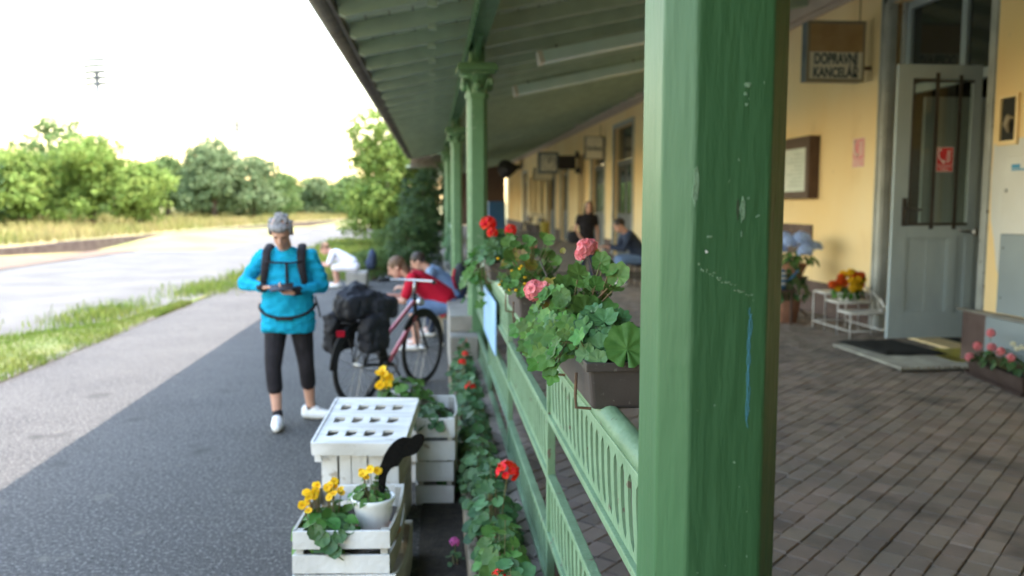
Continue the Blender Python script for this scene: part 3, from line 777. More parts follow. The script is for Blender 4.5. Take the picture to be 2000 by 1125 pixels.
# ------------------------------------------------------------------ railing
RZ = [1.14, .905, .657, .419, .215]
def railing(y0, y1, nb, label, detail=True, gx=BX):
    t = thing('railing', label, 'railing', (gx, (y0 + y1) / 2, ZF), 'green veranda railings')
    bw = (y1 - y0) / nb
    mb = MB(); mb.tube([(gx, y0, 1.185 + .0), (gx, y1, 1.185)], .032, 14); build(mb, 'handrail', 'greenrail', t, True)
    for z in RZ:
        mb = MB(); mb.bb(gx - .018, gx + .018, y0, y1, z - .012, z + .012, .004); build(mb, 'rail', 'greenrail', t)
    for i in range(nb + 1):
        y = y0 + i * bw
        if 0 < i < nb:
            mb = MB(); mb.bb(gx - .016, gx + .016, y - .016, y + .016, ZF - .05, 1.155, .003); build(mb, 'post', 'greenrail', t)
    mb = MB()
    for i in range(nb * 2):
        y = y0 + (i + .5) * bw / 2
        mb.bb(gx - .008, gx + .008, y - .012, y + .012, 1.15, 1.165)
    build(mb, 'stub', 'greenrail', t)
    for i in range(nb):
        for row in range(4):
            if (row + i) % 2: continue
            zt, zl = RZ[row] - .013, RZ[row + 1] + .013
            ya, yb = y0 + i * bw + .017, y0 + (i + 1) * bw - .017
            mb = MB()
            if not detail:
                mb.bb(gx - .003, gx + .003, ya, yb, zl, zt)
            else:
                pitch = .081; n = int((yb - ya) / pitch); mg = ((yb - ya) - n * pitch) / 2
                H = zt - zl
                # each cell: sheet with an S shaped slot; built from two edge polylines per rib
                def slot(c):
                    L_, R_ = [], []
                    m_ = 10
                    for k in range(m_ + 1):
                        s_ = k / m_; z = zl + .017 + (H - .032) * s_
                        w = .020 * min(1, sqrt(max(0, 1 - ((s_ - .5) / .5) ** 8)) + .02)
                        sh = .014 * sin((s_ - .3) * 2.6) - (.02 * (1 - s_) ** 4)
                        L_.append((c + sh - w, z)); R_.append((c + sh + w, z))
                    return L_, R_
                prevR = [(ya, zl + .017 + (H - .032) * k / 10) for k in range(11)]
                for c in range(n + 1):
                    if c < n:
                        L_, R_ = slot(ya + mg + (c + .5) * pitch)
                    else:
                        L_ = [(yb, p[1]) for p in prevR]; R_ = None
                    a = len(mb.v); 
                    for (py, pz), (qy, qz) in zip(prevR, L_):
                        for dx in (-.004, .004):
                            mb.v.append((gx + dx, py, pz)); mb.v.append((gx + dx, qy, qz))
                    for k in range(10):
                        b = a + k * 4
                        mb.f += [(b, b + 1, b + 5, b + 4), (b + 3, b + 2, b + 6, b + 7), (b + 1, b + 3, b + 7, b + 5), (b + 2, b, b + 4, b + 6)]
                    prevR = R_
                mb.bb(gx - .004, gx + .004, ya, yb, zl, zl + .017); mb.bb(gx - .004, gx + .004, ya, yb, zt - .015, zt)
            build(mb, 'pierced_panel' if detail else 'panel', 'greenrail', t)
    return t
railing(COLY[0] + .11, COLY[1] - .11, 4, 'green pierced railing between the near column and the next one')
railing(COLY[2] + .11, COLY[3] - .11, 4, 'far green railing beyond the third column', False)
# pale blue board fixed to the outside of the railing
t = thing('blue_board', 'pale blue board fixed outside the far end of the railing', 'panel', (.435, 6.3, .7))
mb = MB(); mb.bb(.425, .437, 5.75, 7.0, .70, 1.07, .003); build(mb, 'board', 'bannerb', t)
mb = MB(); mb.bb(.438, .447, 5.9, 5.95, .72, 1.05); mb.bb(.438, .447, 6.8, 6.85, .72, 1.05); build(mb, 'batten', 'chrome', t)

# ------------------------------------------------------------------ plants
def leaf_round(mb, c, nrm, dr, s, seg=18, rings=3, notch=.5, fold=.10, cup=.18, lobes=7, scal=.06):
    n = Vector(nrm).normalized(); d = Vector(dr); d = (d - n * d.dot(n))
    d = d.normalized() if d.length > 1e-4 else n.orthogonal().normalized()
    e = n.cross(d); c = Vector(c)
    vs = [c]; fs = []
    for r_ in range(1, rings + 1):
        t = r_ / rings
        for i in range(seg + 1):
            q = -pi + notch / 2 + (2 * pi - notch) * i / seg
            rad = s * t * (1 + (scal * cos(lobes * q) if t > .6 else 0) + (scal * .35 * cos(21 * q) if t > .9 else 0)) * (.86 + .14 * cos(q))
            h = s * (fold * t * cos(lobes * q) * .5 + cup * t * t + .05 * sin(q * 2 + c.x * 90))
            vs.append(c + d * rad * cos(q) + e * rad * sin(q) + n * h)
    for i in range(seg): fs.append((0, 1 + i, 2 + i))
    for r_ in range(rings - 1):
        a = 1 + r_ * (seg + 1); b = a + seg + 1
        for i in range(seg): fs.append((a + i, b + i, b + i + 1, a + i + 1))
    mb.add(vs, fs)
def leaf_ivy(mb, c, nrm, dr, s):
    leaf_round(mb, c, nrm, dr, s, 20, 2, .35, .14, .1, 5, .22)
def leaf_oval(mb, c, nrm, dr, s, w=.35):
    n = Vector(nrm).normalized(); d = Vector(dr); d = (d - n * d.dot(n)); d = d.normalized() if d.length > 1e-4 else n.orthogonal().normalized(); e = n.cross(d); c = Vector(c)
    vs = []; K = 5
    for i in range(K + 1):
        t = i / K; ww = w * s * sin(pi * min(.97, max(.03, t)) ** .9); dr_ = -s * .25 * t * t
        b = c + d * s * t + n * dr_
        vs += [b - e * ww + n * ww * .3, b, b + e * ww + n * ww * .3]
    fs = []
    for i in range(K):
        a = i * 3; fs += [(a, a + 1, a + 4, a + 3), (a + 1, a + 2, a + 5, a + 4)]
    mb.add(vs, fs)
def petal(mb, c, d, n, s):
    d = Vector(d).normalized(); n = Vector(n); n = (n - d * n.dot(d)).normalized(); e = d.cross(n); c = Vector(c)
    vs = []
    for t, w, h in ((0, .12, 0), (.4, .42, .10), (.8, .55, .12), (1.0, .32, .02)):
        b = c + d * s * t + n * s * h
        vs += [b - e * s * w + n * s * w * .18, b + n * s * rnd(-.03, .06), b + e * s * w + n * s * w * .18]
    fs = []
    for i in range(3):
        a = i * 3; fs += [(a, a + 1, a + 4, a + 3), (a + 1, a + 2, a + 5, a + 4)]
    mb.add(vs, fs)
def umbel(mb, c, r, nf, ps, axis=(0, 0, 1), half=True):
    c = Vector(c); ax = Vector(axis).normalized(); ga = 2.39996
    u = ax.orthogonal().normalized(); w = ax.cross(u)
    for i in range(nf):
        t = (i + .5) / nf; ct = 1 - t * (1.35 if half else 2.0); st_ = sqrt(max(0, 1 - ct * ct)); q = ga * i
        d = ax * ct + (u * cos(q) + w * sin(q)) * st_
        p = c + d * r * rnd(.8, 1.0)
        a = d.orthogonal().normalized(); b = d.cross(a); q0 = rnd(0, 6)
        for k in range(5):
            g = q0 + 2 * pi * k / 5
            petal(mb, p, (a * cos(g) + b * sin(g)) + d * .45, d, ps * rnd(.8, 1.1))
def plant(name, label, cat, base, spec, group=None):
    return thing(name, label, cat, base, group)
def geranium(base, label, spread, h, nl, ls, heads, m='leaf', seed=1, seg=14, rings=2, shape='round', droop=0, stemm='stem', group=None, fmat='red', cat='geranium', name='geranium', ps=.5, nf=18, extra=None):
    st_ = random.getstate(); random.seed(seed)
    t = thing(name, label, cat, base, group); b = Vector(base)
    fol = MB(); stm = MB()
    sx, sy = spread
    ga = 2.39996
    for i in range(nl):
        q = ga * i + rnd(-.4, .4); f = sqrt((i + .5) / nl)
        z = h * (1 - .75 * f * f) * rnd(.55, 1.08) - droop * f * f * rnd(.3, 1)
        p = b + Vector((sx * f * cos(q), sy * f * sin(q), z))
        out = Vector((cos(q) * f, sin(q) * f, 0))
        n = (Vector((0, 0, .75)) + out * rnd(.2, 1.2) + Vector((rnd(-.4, .4), rnd(-.6, .2), rnd(-.2, .3)))).normalized()
        d = out + Vector((rnd(-.4, .4), rnd(-.4, .4), -.3))
        s = ls * rnd(.55, 1.15)
        if shape == 'round': leaf_round(fol, p, n, d, s, seg, rings)
        elif shape == 'ivy': leaf_ivy(fol, p, n, d, s)
        else: leaf_oval(fol, p, n, d, s * 1.6)
        if i % 2 == 0:
            stm.tube([b + Vector((rnd(-.02, .02), rnd(-.02, .02), 0)), b + (p - b) * .5 + Vector((0, 0, .02)), p], [.004, .003, .0018], 5, False)
    if extra: extra(fol, b)
    build(fol, 'foliage', m, t, True); build(stm, 'stems', stemm, t, True)
    for (hx, hy, hz, r_, fm) in heads:
        mb = MB(); umbel(mb, b + Vector((hx, hy, hz)), r_, nf, r_ * ps)
        f = build(mb, 'blossom', fm, t, True)
        mb = MB(); e = b + Vector((hx, hy, hz)); mb.tube([b + Vector((hx * .4, hy * .4, hz * .3)), b + Vector((hx * .8, hy * .8, hz * .75)), e - Vector((0, 0, r_ * .3))], .0028, 5, False)
        build(mb, 'flower_stalk', stemm, t, True)
    random.setstate(st_)
    return t

# flower boxes hanging on the railing
def planter_box(x0, x1, y0, y1, z0, z1, label, m='planter', group='brown flower boxes on the railing', hooks=True, soil=True):
    t = thing('flower_box', label, 'flower box', ((x0 + x1) / 2, (y0 + y1) / 2, z0), group)
    mb = MB(); i = .012
    P0 = [(x0 + i, y0 + i), (x1 - i, y0 + i), (x1 - i, y1 - i), (x0 + i, y1 - i)]; P1 = [(x0, y0), (x1, y0), (x1, y1), (x0, y1)]
    mb.add([(a, b, z0) for a, b in P0] + [(a, b, z1 - .022) for a, b in P1], [(3, 2, 1, 0)] + [(k, (k + 1) % 4, (k + 1) % 4 + 4, k + 4) for k in range(4)])
    o = build(mb, 'trough', m, t); bv = o.modifiers.new('b', 'BEVEL'); bv.width = .012; bv.segments = 3
    mb = MB(); e = .008
    mb.bb(x0 - e, x1 + e, y0 - e, y0 + .008, z1 - .024, z1, .003); mb.bb(x0 - e, x1 + e, y1 - .008, y1 + e, z1 - .024, z1, .003)
    mb.bb(x0 - e, x0 + .008, y0 + .009, y1 - .009, z1 - .024, z1, .003); mb.bb(x1 - .008, x1 + e, y0 + .009, y1 - .009, z1 - .024, z1, .003)
    build(mb, 'rim', m, t)
    mb = MB(); mb.bb(x0 + .009, x1 - .009, y0 + .009, y1 - .009, z1 - .045, z1 - .025); build(mb, 'potting_soil', 'soil', t)
    if hooks:
        for y in (y0 + .12, y1 - .12):
            mb = MB()
            mb.tube([(x0 - .012, y, z1 - .05), (x0 - .014, y, z0 + .02), (x0 - .012, y, z0 - .018), (x0 + .03, y, z0 - .022), (x1 - .03, y, z0 - .01)], .0045, 7)
            build(mb, 'hook', 'rust', t, True)
    return t
planter_box(.405, .60, 2.15, 2.85, 1.205, 1.335, 'weathered brown flower box on the railing beside the foreground column')
planter_box(.395, .585, 3.85, 4.5, 1.205, 1.335, 'brown flower box on the railing, second from the foreground column')
planter_box(.395, .585, 5.9, 6.6, 1.205, 1.335, 'flower box with red geraniums near the far railing end')

# near geraniums
st0 = random.getstate(); random.seed(21)
t = thing('geranium', 'dense broad leaved geranium at the front of the nearest flower box', 'geranium', (.50, 2.33, 1.31), 'railing geraniums')
fol = MB(); stm = MB(); b = Vector((.50, 2.33, 1.31))
bigl = MB(); leaf_round(bigl, (.503, 2.135, 1.372), (-.08, -.93, .34), (.05, -.3, .9), .069, 46, 7, .24, .10, .05, 9, .05); build(bigl, 'large_leaf', 'leaf', t, True)
for i in range(95):
    q = rnd(0, 2 * pi); f = sqrt(random.random())
    p = b + Vector((.095 * f * cos(q) - .012, .15 * f * sin(q), .03 + .115 * (1 - f * f) * rnd(.5, 1.1)))
    n = Vector((cos(q) * f * .8 - .1, sin(q) * f * .6 - .25, .75 + rnd(-.3, .2)))
    leaf_round(fol, p, n, (rnd(-1, 1), rnd(-1, 1), -.2), rnd(.026, .048), 28, 4, .3, .16, .22, 8, .07)
    stm.tube([b, b + (p - b) * .6, p], [.004, .003, .002], 6, False)
for p, n, s in (((.432, 2.16, 1.338), (-.4, -.8, .4), .030), ((.405, 2.20, 1.345), (-.7, -.5, .4), .036), ((.445, 2.19, 1.365), (-.3, -.8, .5), .042), ((.41, 2.30, 1.37), (-.6, -.6, .5), .04)):
    leaf_round(fol, p, n, (rnd(-.5, .5), 0, 1), s, 28, 4, .3, .12, .15, 8, .06)
build(fol, 'foliage', 'leafblue', t, True); build(stm, 'stems', 'stem', t, True)
t = thing('geranium', 'leggy geranium with two pink flower heads in the nearest flower box', 'geranium', (.47, 2.72, 1.31), 'railing geraniums')
fol = MB(); stm = MB(); yl = MB(); b = Vector((.47, 2.70, 1.31))
tops = [((.50, 2.55, 1.50), .030), ((.455, 2.6, 1.53), .040), ((.515, 2.55, 1.57), .034), ((.535, 2.62, 1.545), .042), ((.49, 2.75, 1.56), .03), ((.545, 2.5, 1.49), .036), ((.53, 2.50, 1.545), .03), ((.44, 2.78, 1.47), .052), ((.50, 2.6, 1.46), .04),
        ((.46, 2.5, 1.43), .045), ((.555, 2.48, 1.53), .045), ((.565, 2.58, 1.555), .035), ((.475, 2.62, 1.50), .036), ((.53, 2.75, 1.44), .05), ((.50, 2.82, 1.49), .045), ((.42, 2.7, 1.41), .045), ((.52, 2.52, 1.42), .05)]
for p, s in tops:
    p = Vector(p)
    leaf_round(fol, p, (rnd(-.6, .3), rnd(-.9, -.1), rnd(.2, .8)), (rnd(-.6, .6), 0, .8), s, 28, 4, .35, .13, .18, 8, .06)
    stm.tube([b + Vector((rnd(-.05, .05), 0, 0)), b + (p - b) * .55 + Vector((rnd(-.02, .02), 0, .01)), p], [.0045, .0035, .002], 6, False)
for i in range(100):
    q = rnd(0, 2 * pi); f = sqrt(random.random())
    p = b + Vector((.11 * f * cos(q) - .02, .22 * f * sin(q), .02 + .14 * rnd(.2, 1)))
    leaf_round(fol, p, (cos(q) * .7 - .1, sin(q) * .5 - .3, rnd(.2, .9)), (rnd(-1, 1), rnd(-1, 1), rnd(-.4, .6)), rnd(.018, .040), 22, 3, .35, .14, .2, 8, .07)
    if i % 3 == 0: stm.tube([b, b + (p - b) * .5, p], [.004, .003, .0018], 6, False)
build(fol, 'foliage', 'leaf', t, True)
for p, s in (((.40, 2.83, 1.455), .045), ((.385, 2.75, 1.40), .03), ((.525, 2.70, 1.592), .016), ((.46, 2.95, 1.58), .014)):
    leaf_round(yl, p, (rnd(-.6, 0), -.8, .3), (.4, 0, .9), s, 26, 4, .35, .15, .25, 8, .07)
build(yl, 'withered_leaves', 'leafylw', t, True)
mb = MB()
for a, c_, d in (((.47, 2.7, 1.33), (.52, 2.62, 1.47), (.503, 2.70, 1.595)), ((.47, 2.7, 1.33), (.45, 2.72, 1.40), (.345, 2.76, 1.464)), ((.47, 2.7, 1.33), (.43, 2.95, 1.43), (.40, 3.12, 1.54))):
    mb.tube([a, c_, d], [.004, .0032, .0024], 6, False)
for i in range(16):      # pedicels under the spent heads
    c_ = Vector((.515, 2.70, 1.588)) if i < 9 else Vector((.36, 2.74, 1.452)); d = Vector((rnd(-.3, 1), rnd(-.5, .5), rnd(-.8, .3))) * .02
    mb.tube([c_, c_ + d], .0011, 5, False)
build(mb, 'stems', 'stemdk', t, True); build(stm, 'leaf_stalks', 'stem', t, True)
mb = MB(); umbel(mb, (.496, 2.70, 1.607), .018, 18, .019, (-.6, -.5, .6)); umbel(mb, (.482, 2.70, 1.586), .010, 8, .017, (-.9, -.4, -.1)); umbel(mb, (.515, 2.70, 1.613), .009, 7, .017, (.2, -.5, .8)); build(mb, 'blossom', 'pink', t, True)
mb = MB(); umbel(mb, (.338, 2.76, 1.462), .024, 24, .020, (-.4, -.75, .45)); umbel(mb, (.362, 2.74, 1.474), .011, 8, .017, (.4, -.6, .6)); build(mb, 'blossom', 'pink', t, True)
# trailing ivy geranium at the front left of the nearest box
t = thing('ivy_geranium', 'fresh green ivy leaved geranium trailing over the nearest flower box corner', 'geranium', (.39, 2.5, 1.32), 'railing geraniums')
fol = MB(); stm = MB()
for i in range(105):
    y = rnd(2.18, 3.05); k = random.random()
    p = Vector((.40 - .085 * k + rnd(-.02, .02), y, 1.40 - .135 * k * rnd(.4, 1.1) + rnd(-.01, .03) - (.04 if y > 2.6 else 0)))
    leaf_ivy(fol, p, (-.6 + rnd(-.3, .3), -.6 + rnd(-.4, .3), .5 + rnd(-.3, .3)), (rnd(-.7, .2), rnd(-.6, .3), -.6), rnd(.017, .034))
    if i % 2 == 0: stm.tube([(.42, y + .02, 1.33), (.40 - .04 * k, y + .01, 1.375), p], .0018, 5, False)
build(fol, 'foliage', 'leafivy', t, True); build(stm, 'stems', 'stem', t, True)
# second box: mixed plant with small yellow flowers, brown leaves
t = thing('flowering_plant', 'straggly mixed plant with yellow buds and brown leaves, second flower box', 'plant', (.47, 4.1, 1.31), 'railing geraniums')
fol = MB(); stm = MB(); yl = MB(); fl = MB()
for i in range(150):
    q = rnd(0, 2 * pi); f = sqrt(random.random())
    p = Vector((.46 + .13 * f * cos(q), 4.05 + .36 * f * sin(q), 1.33 + .13 * (1 - .6 * f) * rnd(.1, 1.1)))
    leaf_ivy(fol, p, (rnd(-.6, .4), rnd(-.9, .2), rnd(.1, .9)), (rnd(-1, 1), 0, rnd(-.5, 1)), rnd(.014, .026))
for i in range(46):
    p = Vector((.47 + rnd(-.11, .12), 4.05 + rnd(-.3, .3), 1.47 + rnd(-.06, .12)))
    leaf_round(fol, p, (rnd(-.6, .4), rnd(-.9, .2), rnd(.1, .9)), (rnd(-1, 1), 0, rnd(-.2, 1)), rnd(.022, .045), 22, 3, .35, .15, .2, 8, .06)
    stm.tube([(.47 + rnd(-.05, .05), 4.05, 1.33), Vector((.47, 4.05, 1.33)) + (p - Vector((.47, 4.05, 1.33))) * .55, p], [.004, .003, .002], 5, False)
for i in range(26):
    p = Vector((.37 + rnd(-.04, .16), 4.0 + rnd(-.3, .3), 1.36 + rnd(0, .08)))
    d = Vector((rnd(-.6, .4), rnd(-.5, .3), rnd(-.1, .5))) * .12; fol_dir = p + d
    stm.tube([p, p + d * .5 + Vector((0, 0, .02)), p + d], .0012, 4, False)
for i in range(8):
    p = Vector((.38 + rnd(-.02, .1), 4.0 + rnd(-.2, .25), 1.44 + rnd(-.02, .08)))
    leaf_round(yl, p, (rnd(-.6, .2), -.7, rnd(.1, .6)), (.4, 0, rnd(-.8, .5)), rnd(.02, .045), 20, 3, .4, .25, .3, 8, .1)
for i in range(14):
    p = Vector((.34 + rnd(-.03, .08), 3.95 + rnd(-.2, .2), 1.39 + rnd(-.04, .1))); fl = MB(); fl.ell(p, (.008, .008, .006), None, 7, 5); build(fl, 'bud', 'yel', t, True)
build(fol, 'foliage', 'leaf', t, True); build(yl, 'withered_leaves', 'leafylw', t, True); build(stm, 'stems', 'stem', t, True)
mb = MB(); umbel(mb, (.512, 4.3, 1.535), .014, 10, .017, (-.2, -.6, .5)); build(mb, 'blossom', 'pink', t, True)
random.setstate(st0)
geranium((.48, 6.25, 1.31), 'bushy geranium with bright red flowers in the farthest flower box', (.14, .40), .22, 120, .05,
         [(-.065, .0, .285, .05, 'red'), (-.045, -.15, .225, .035, 'red'), (.085, -.2, .245, .038, 'red')], 'leafdk', 5, group='railing geraniums')
geranium((.36, 6.7, 1.25), 'trailing light green plant hanging past the far end of the railing', (.12, .30), .16, 60, .045, [], 'leafivy', 6, shape='ivy', droop=.35, group='railing geraniums', name='ivy_geranium')

# geraniums in the bed below the railing
bed = [((.27, 2.75, .07), .44, 'geranium with one red flower in the bed, nearest the camera', [(-.03, -.12, .43, .03, 'red')], 1, 'leafblue', 80, .05),
       ((.275, 3.25, .07), .40, 'bright green geranium low in the bed under the nearest pierced panel', [(-.045, -.33, .34, .022, 'red')], 2, 'leaf', 90, .05),
       ((.28, 3.85, .07), .44, 'bushy geranium with a large scarlet flower in the middle of the bed', [(.045, -.2, .49, .042, 'red')], 3, 'leafblue', 90, .05),
       ((.265, 4.6, .07), .38, 'dark geranium without flowers, behind the scarlet one in the bed', [], 4, 'leafdk', 90, .05),
       ((.265, 5.35, .07), .38, 'dark green geranium halfway along the bed with yellowing leaves', [], 5, 'leafdk', 80, .05),
       ((.265, 6.1, .07), .40, 'geranium with red flowers in the bed, level with the bicycle wheel', [(.0, -.1, .36, .032, 'red')], 6, 'leafdk', 80, .05),
       ((.265, 6.9, .07), .40, 'loose geranium with two small red flowers near the steps', [(-.03, -.15, .40, .025, 'red'), (.0, .05, .43, .022, 'red')], 7, 'leafdk', 80, .05),
       ((.265, 7.6, .07), .42, 'last geranium of the bed, against the concrete steps', [(.02, .1, .42, .02, 'red')], 8, 'leafdk', 80, .05)]
for base, h, lab, heads, sd_, m_, nl, ls in bed:
    geranium(base, lab, (.115, .42), h, int(nl * 1.6), ls * .8, heads, m_, sd_, 16, 2, group='bed geraniums', nf=16)
geranium((.10, 3.95, .01), 'tiny plant with a magenta flower in the dark soil by the crate', (.04, .05), .08, 8, .02, [(-.005, 0, .11, .02, 'magenta')], 'leafdk', 31, name='small_plant', cat='plant')
geranium((.10, 5.1, .01), 'small green weed with yellow leaves in the dark soil strip', (.06, .2), .14, 26, .03, [], 'leafivy', 32, name='small_plant', cat='plant')

# ------------------------------------------------------------------ crates with flowers
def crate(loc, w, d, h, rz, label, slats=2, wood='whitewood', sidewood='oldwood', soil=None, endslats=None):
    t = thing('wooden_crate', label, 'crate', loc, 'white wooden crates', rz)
    th = .012; g = .022
    sh = (h - g * (slats - 1)) / slats
    for yy_ in (-d / 2, d / 2 - th):
        mb = MB()
        for i in range(slats): mb.box((rnd(-.003, .003), yy_ + th / 2, i * (sh + g) + sh / 2), (w, th, sh - rnd(0, .008)), Euler((0, rnd(-.012, .012), 0)).to_matrix(), .002)
        build(mb, 'end_panel', wood, t, local=True)
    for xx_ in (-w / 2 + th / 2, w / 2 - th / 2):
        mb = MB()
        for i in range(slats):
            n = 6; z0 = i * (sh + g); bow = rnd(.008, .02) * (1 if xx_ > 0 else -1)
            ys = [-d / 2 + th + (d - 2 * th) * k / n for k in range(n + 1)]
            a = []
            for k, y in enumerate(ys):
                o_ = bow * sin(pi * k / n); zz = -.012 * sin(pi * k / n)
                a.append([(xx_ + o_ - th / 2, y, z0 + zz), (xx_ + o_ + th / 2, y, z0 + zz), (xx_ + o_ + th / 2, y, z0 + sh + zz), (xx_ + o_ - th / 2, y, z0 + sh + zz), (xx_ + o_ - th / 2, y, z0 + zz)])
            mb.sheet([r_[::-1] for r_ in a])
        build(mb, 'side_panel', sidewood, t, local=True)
    for sx in (-1, 1):
        for sy in (-1, 1):
            mb = MB(); mb.bb(sx * (w / 2 - th - .03), sx * (w / 2 - th), sy * (d / 2 - th - .03), sy * (d / 2 - th), 0.004, h - .004); build(mb, 'corner_post', sidewood, t, local=True)
    mb = MB(); mb.bb(-w / 2 + th, w / 2 - th, -d / 2 + th, d / 2 - th, .006, .018); build(mb, 'base_board', sidewood, t, local=True)
    if soil:
        mb = MB(); n = 8
        mb.sheet([[((-w / 2 + .02) + (w - .04) * i / n, (-d / 2 + .02) + (d - .04) * j / n, soil + rnd(-.008, .008)) for i in range(n + 1)] for j in range(n + 1)]); build(mb, 'earth', 'soil', t, local=True)
    return t
crate((-.355, 3.80, 0.0), .44, .62, .185, R(-5), 'lower of the two stacked white slatted crates at the front')
crate((-.372, 3.79, .188), .41, .60, .19, R(-4), 'upper slatted crate of the front stack, holding the white pot', soil=.085)
# crate lying upside down like a table with bottle holes
t = thing('bottle_crate', 'white crate with a tilted lid pierced by three rows of holes', 'crate', (-.36, 4.6, 0), 'white wooden crates', R(-7))
mb = MB(); x = -.21; rr = random.Random(2)
while x < .16:
    w = rr.uniform(.06, .085); mb.bb(x, min(x + w, .2), -.20, -.185, 0, .49, .002); x += w + rr.uniform(.003, .012)
build(mb, 'front_boards', 'whitewood', t, local=True)
mb = MB(); mb.bb(.185, .2, -.183, .24, 0, .22); mb.bb(.185, .2, -.183, .24, .235, .50); build(mb, 'side_panel', 'oldwood', t, local=True)
mb = MB(); mb.bb(-.21, -.195, -.183, .24, 0, .50); build(mb, 'side_panel', 'oldwood', t, local=True)
mb = MB(); mb.bb(-.21, .2, .241, .255, 0, .53); build(mb, 'back_panel', 'oldwood', t, local=True)
mb = MB(); nx, ny = 4, 3; LW, LD = .46, .56
rot = Euler((math.atan2(.10, .55), 0, 0)).to_matrix()
def lidp(x, y, z): return tuple(rot @ Vector((x, y, z)) + Vector((0, .0, .565)))
us = [-LW / 2]; vs_ = [-LD / 2]
for i in range(nx): us += [-LW / 2 + .045 + i * .098, -LW / 2 + .045 + i * .098 + .058]
us += [LW / 2]
for j in range(ny): vs_ += [-LD / 2 + .08 + j * .165, -LD / 2 + .08 + j * .165 + .075]
vs_ += [LD / 2]
for i in range(len(us) - 1):
    for j in range(len(vs_) - 1):
        if i % 2 == 1 and j % 2 == 1:
            # D-shaped hole: fill two corners
            a, b, c_, d = us[i], us[i + 1], vs_[j], vs_[j + 1]
            mb.add([lidp(b, c_, 0), lidp(b, c_ + .028, 0), lidp(a + .03, c_, 0)], [(0, 1, 2)])
            continue
        mb.add([lidp(us[i], vs_[j], 0), lidp(us[i + 1], vs_[j], 0), lidp(us[i + 1], vs_[j + 1], 0), lidp(us[i], vs_[j + 1], 0)], [(0, 1, 2, 3)])
o = build(mb, 'lid', 'whitewood', t, local=True); s_ = o.modifiers.new('s', 'SOLIDIFY'); s_.thickness = .014; s_.offset = -1
mb = MB()
for (x0, x1, y0, y1) in ((-LW / 2 - .008, LW / 2 + .008, -LD / 2 - .014, -LD / 2 - .001), (-LW / 2 - .008, LW / 2 + .008, LD / 2 + .001, LD / 2 + .014), (-LW / 2 - .014, -LW / 2 - .001, -LD / 2, LD / 2), (LW / 2 + .001, LW / 2 + .014, -LD / 2, LD / 2)):
    k = len(mb.v); mb.bb(x0, x1, y0, y1, -.065, .006); mb.v[k:] = [lidp(*p) for p in mb.v[k:]]
k = len(mb.v); mb.bb(-LW / 2, -LW / 2 + .035, -LD / 2, -LD / 2 + .03, -.11, -.066); mb.v[k:] = [lidp(*p) for p in mb.v[k:]]
build(mb, 'lid_rim', 'whitewood', t, local=True)
mb = MB(); mb.bb(-.19, .18, -.18, .23, .10, .11); build(mb, 'hole_shade_sheet', 'soil', t, local=True)  # dark sheet added below the lid, so its holes look shaded
crate((.02, 5.1, 0), .22, .62, .26, R(-3), 'lower weathered crate of the narrow stack behind the pierced lid', wood='whitewood')
crate((.02, 5.1, .264), .22, .60, .25, R(-2), 'upper weathered crate behind the pierced lid, filled with leaves', soil=.17)
geranium((.0, 4.95, .44), 'dark leaved plant filling the narrow crate behind the pierced lid', (.10, .2), .12, 46, .045, [], 'leafdk', 41, name='leafy_plant', cat='plant')
crate((-.22, 5.42, 0), .26, .40, .50, R(-6), 'tall slatted crate hidden behind the pierced lid, with yellow flowers', soil=.46, slats=4)
geranium((-.18, 5.35, .47), 'low green plant in a row behind the pierced crate lid', (.17, .16), .18, 70, .04, [], 'leaf', 42, name='leafy_plant', cat='plant')
def pansy_plant(base, label, spread, h, nl, ls, heads, seed, m='leafivy', fmat='yel', shape='oval', hs=.018):
    t = geranium(base, label, spread, h, nl, ls, [], m, seed, shape=shape, name='yellow_flower', cat='flowers', group='yellow flowers in the crates')
    st_ = random.getstate(); random.seed(seed); b = Vector(base); 
    for hx, hy, hz, n in heads:
        for k in range(n):
            p = b + Vector((hx + rnd(-.02, .02), hy + rnd(-.03, .02), hz + rnd(-.02, .02)))
            mb = MB(); d = Vector((rnd(-.5, .5), rnd(-1, -.2), rnd(.1, .9))).normalized(); a = d.orthogonal().normalized(); c_ = d.cross(a)
            for j in range(6): petal(mb, p, a * cos(j * pi / 3) + c_ * sin(j * pi / 3) + d * .3, d, hs * rnd(.9, 1.2))
            mb.ell(p + d * .004, (.005, .005, .005), None, 6, 4)
            build(mb, 'blossom', fmat, t, True)
            mb = MB(); mb.tube([b + Vector((hx * .5, hy * .5, 0)), p], .002, 5, False); build(mb, 'flower_stalk', 'stem', t, True)
    random.setstate(st_); return t
pansy_plant((-.30, 5.32, .49), 'upright yellow flowers rising behind the pierced crate lid', (.04, .04), .12, 12, .03, [(-.02, 0, .20, 4), (.0, .02, .15, 3), (.02, .0, .11, 3), (-.04, 0, .10, 2)], 43, hs=.026)
pansy_plant((-.47, 3.66, .27), 'yellow flowers above big drooping leaves at the crate corner', (.12, .13), .17, 90, .05, [(-.07, -.02, .21, 4), (-.035, .0, .235, 4), (.02, .02, .25, 4), (-.09, -.02, .17, 3), (.06, .05, .21, 2), (.02, .0, .21, 3)], 44, m='leafivy')
def hanging(fol, b):
    for x, y, z, sz in ((-.44, 3.468, .335, .045), (-.415, 3.462, .305, .035), (-.47, 3.47, .36, .04), (-.40, 3.475, .365, .035), (-.50, 3.48, .385, .04), (-.36, 3.5, .385, .03)):
        leaf_round(fol, (x, y, z), (rnd(-.2, .2), -.85, .4), (rnd(-.4, .4), 0, -1), sz, 18, 3, .4, .14, .2, 7, .06)
t = geranium((-.43, 3.56, .28), 'broad dark leaves hanging over the front edge of the crate', (.07, .05), .11, 14, .045, [], 'leafdk', 45, name='leafy_plant', cat='plant', extra=hanging)
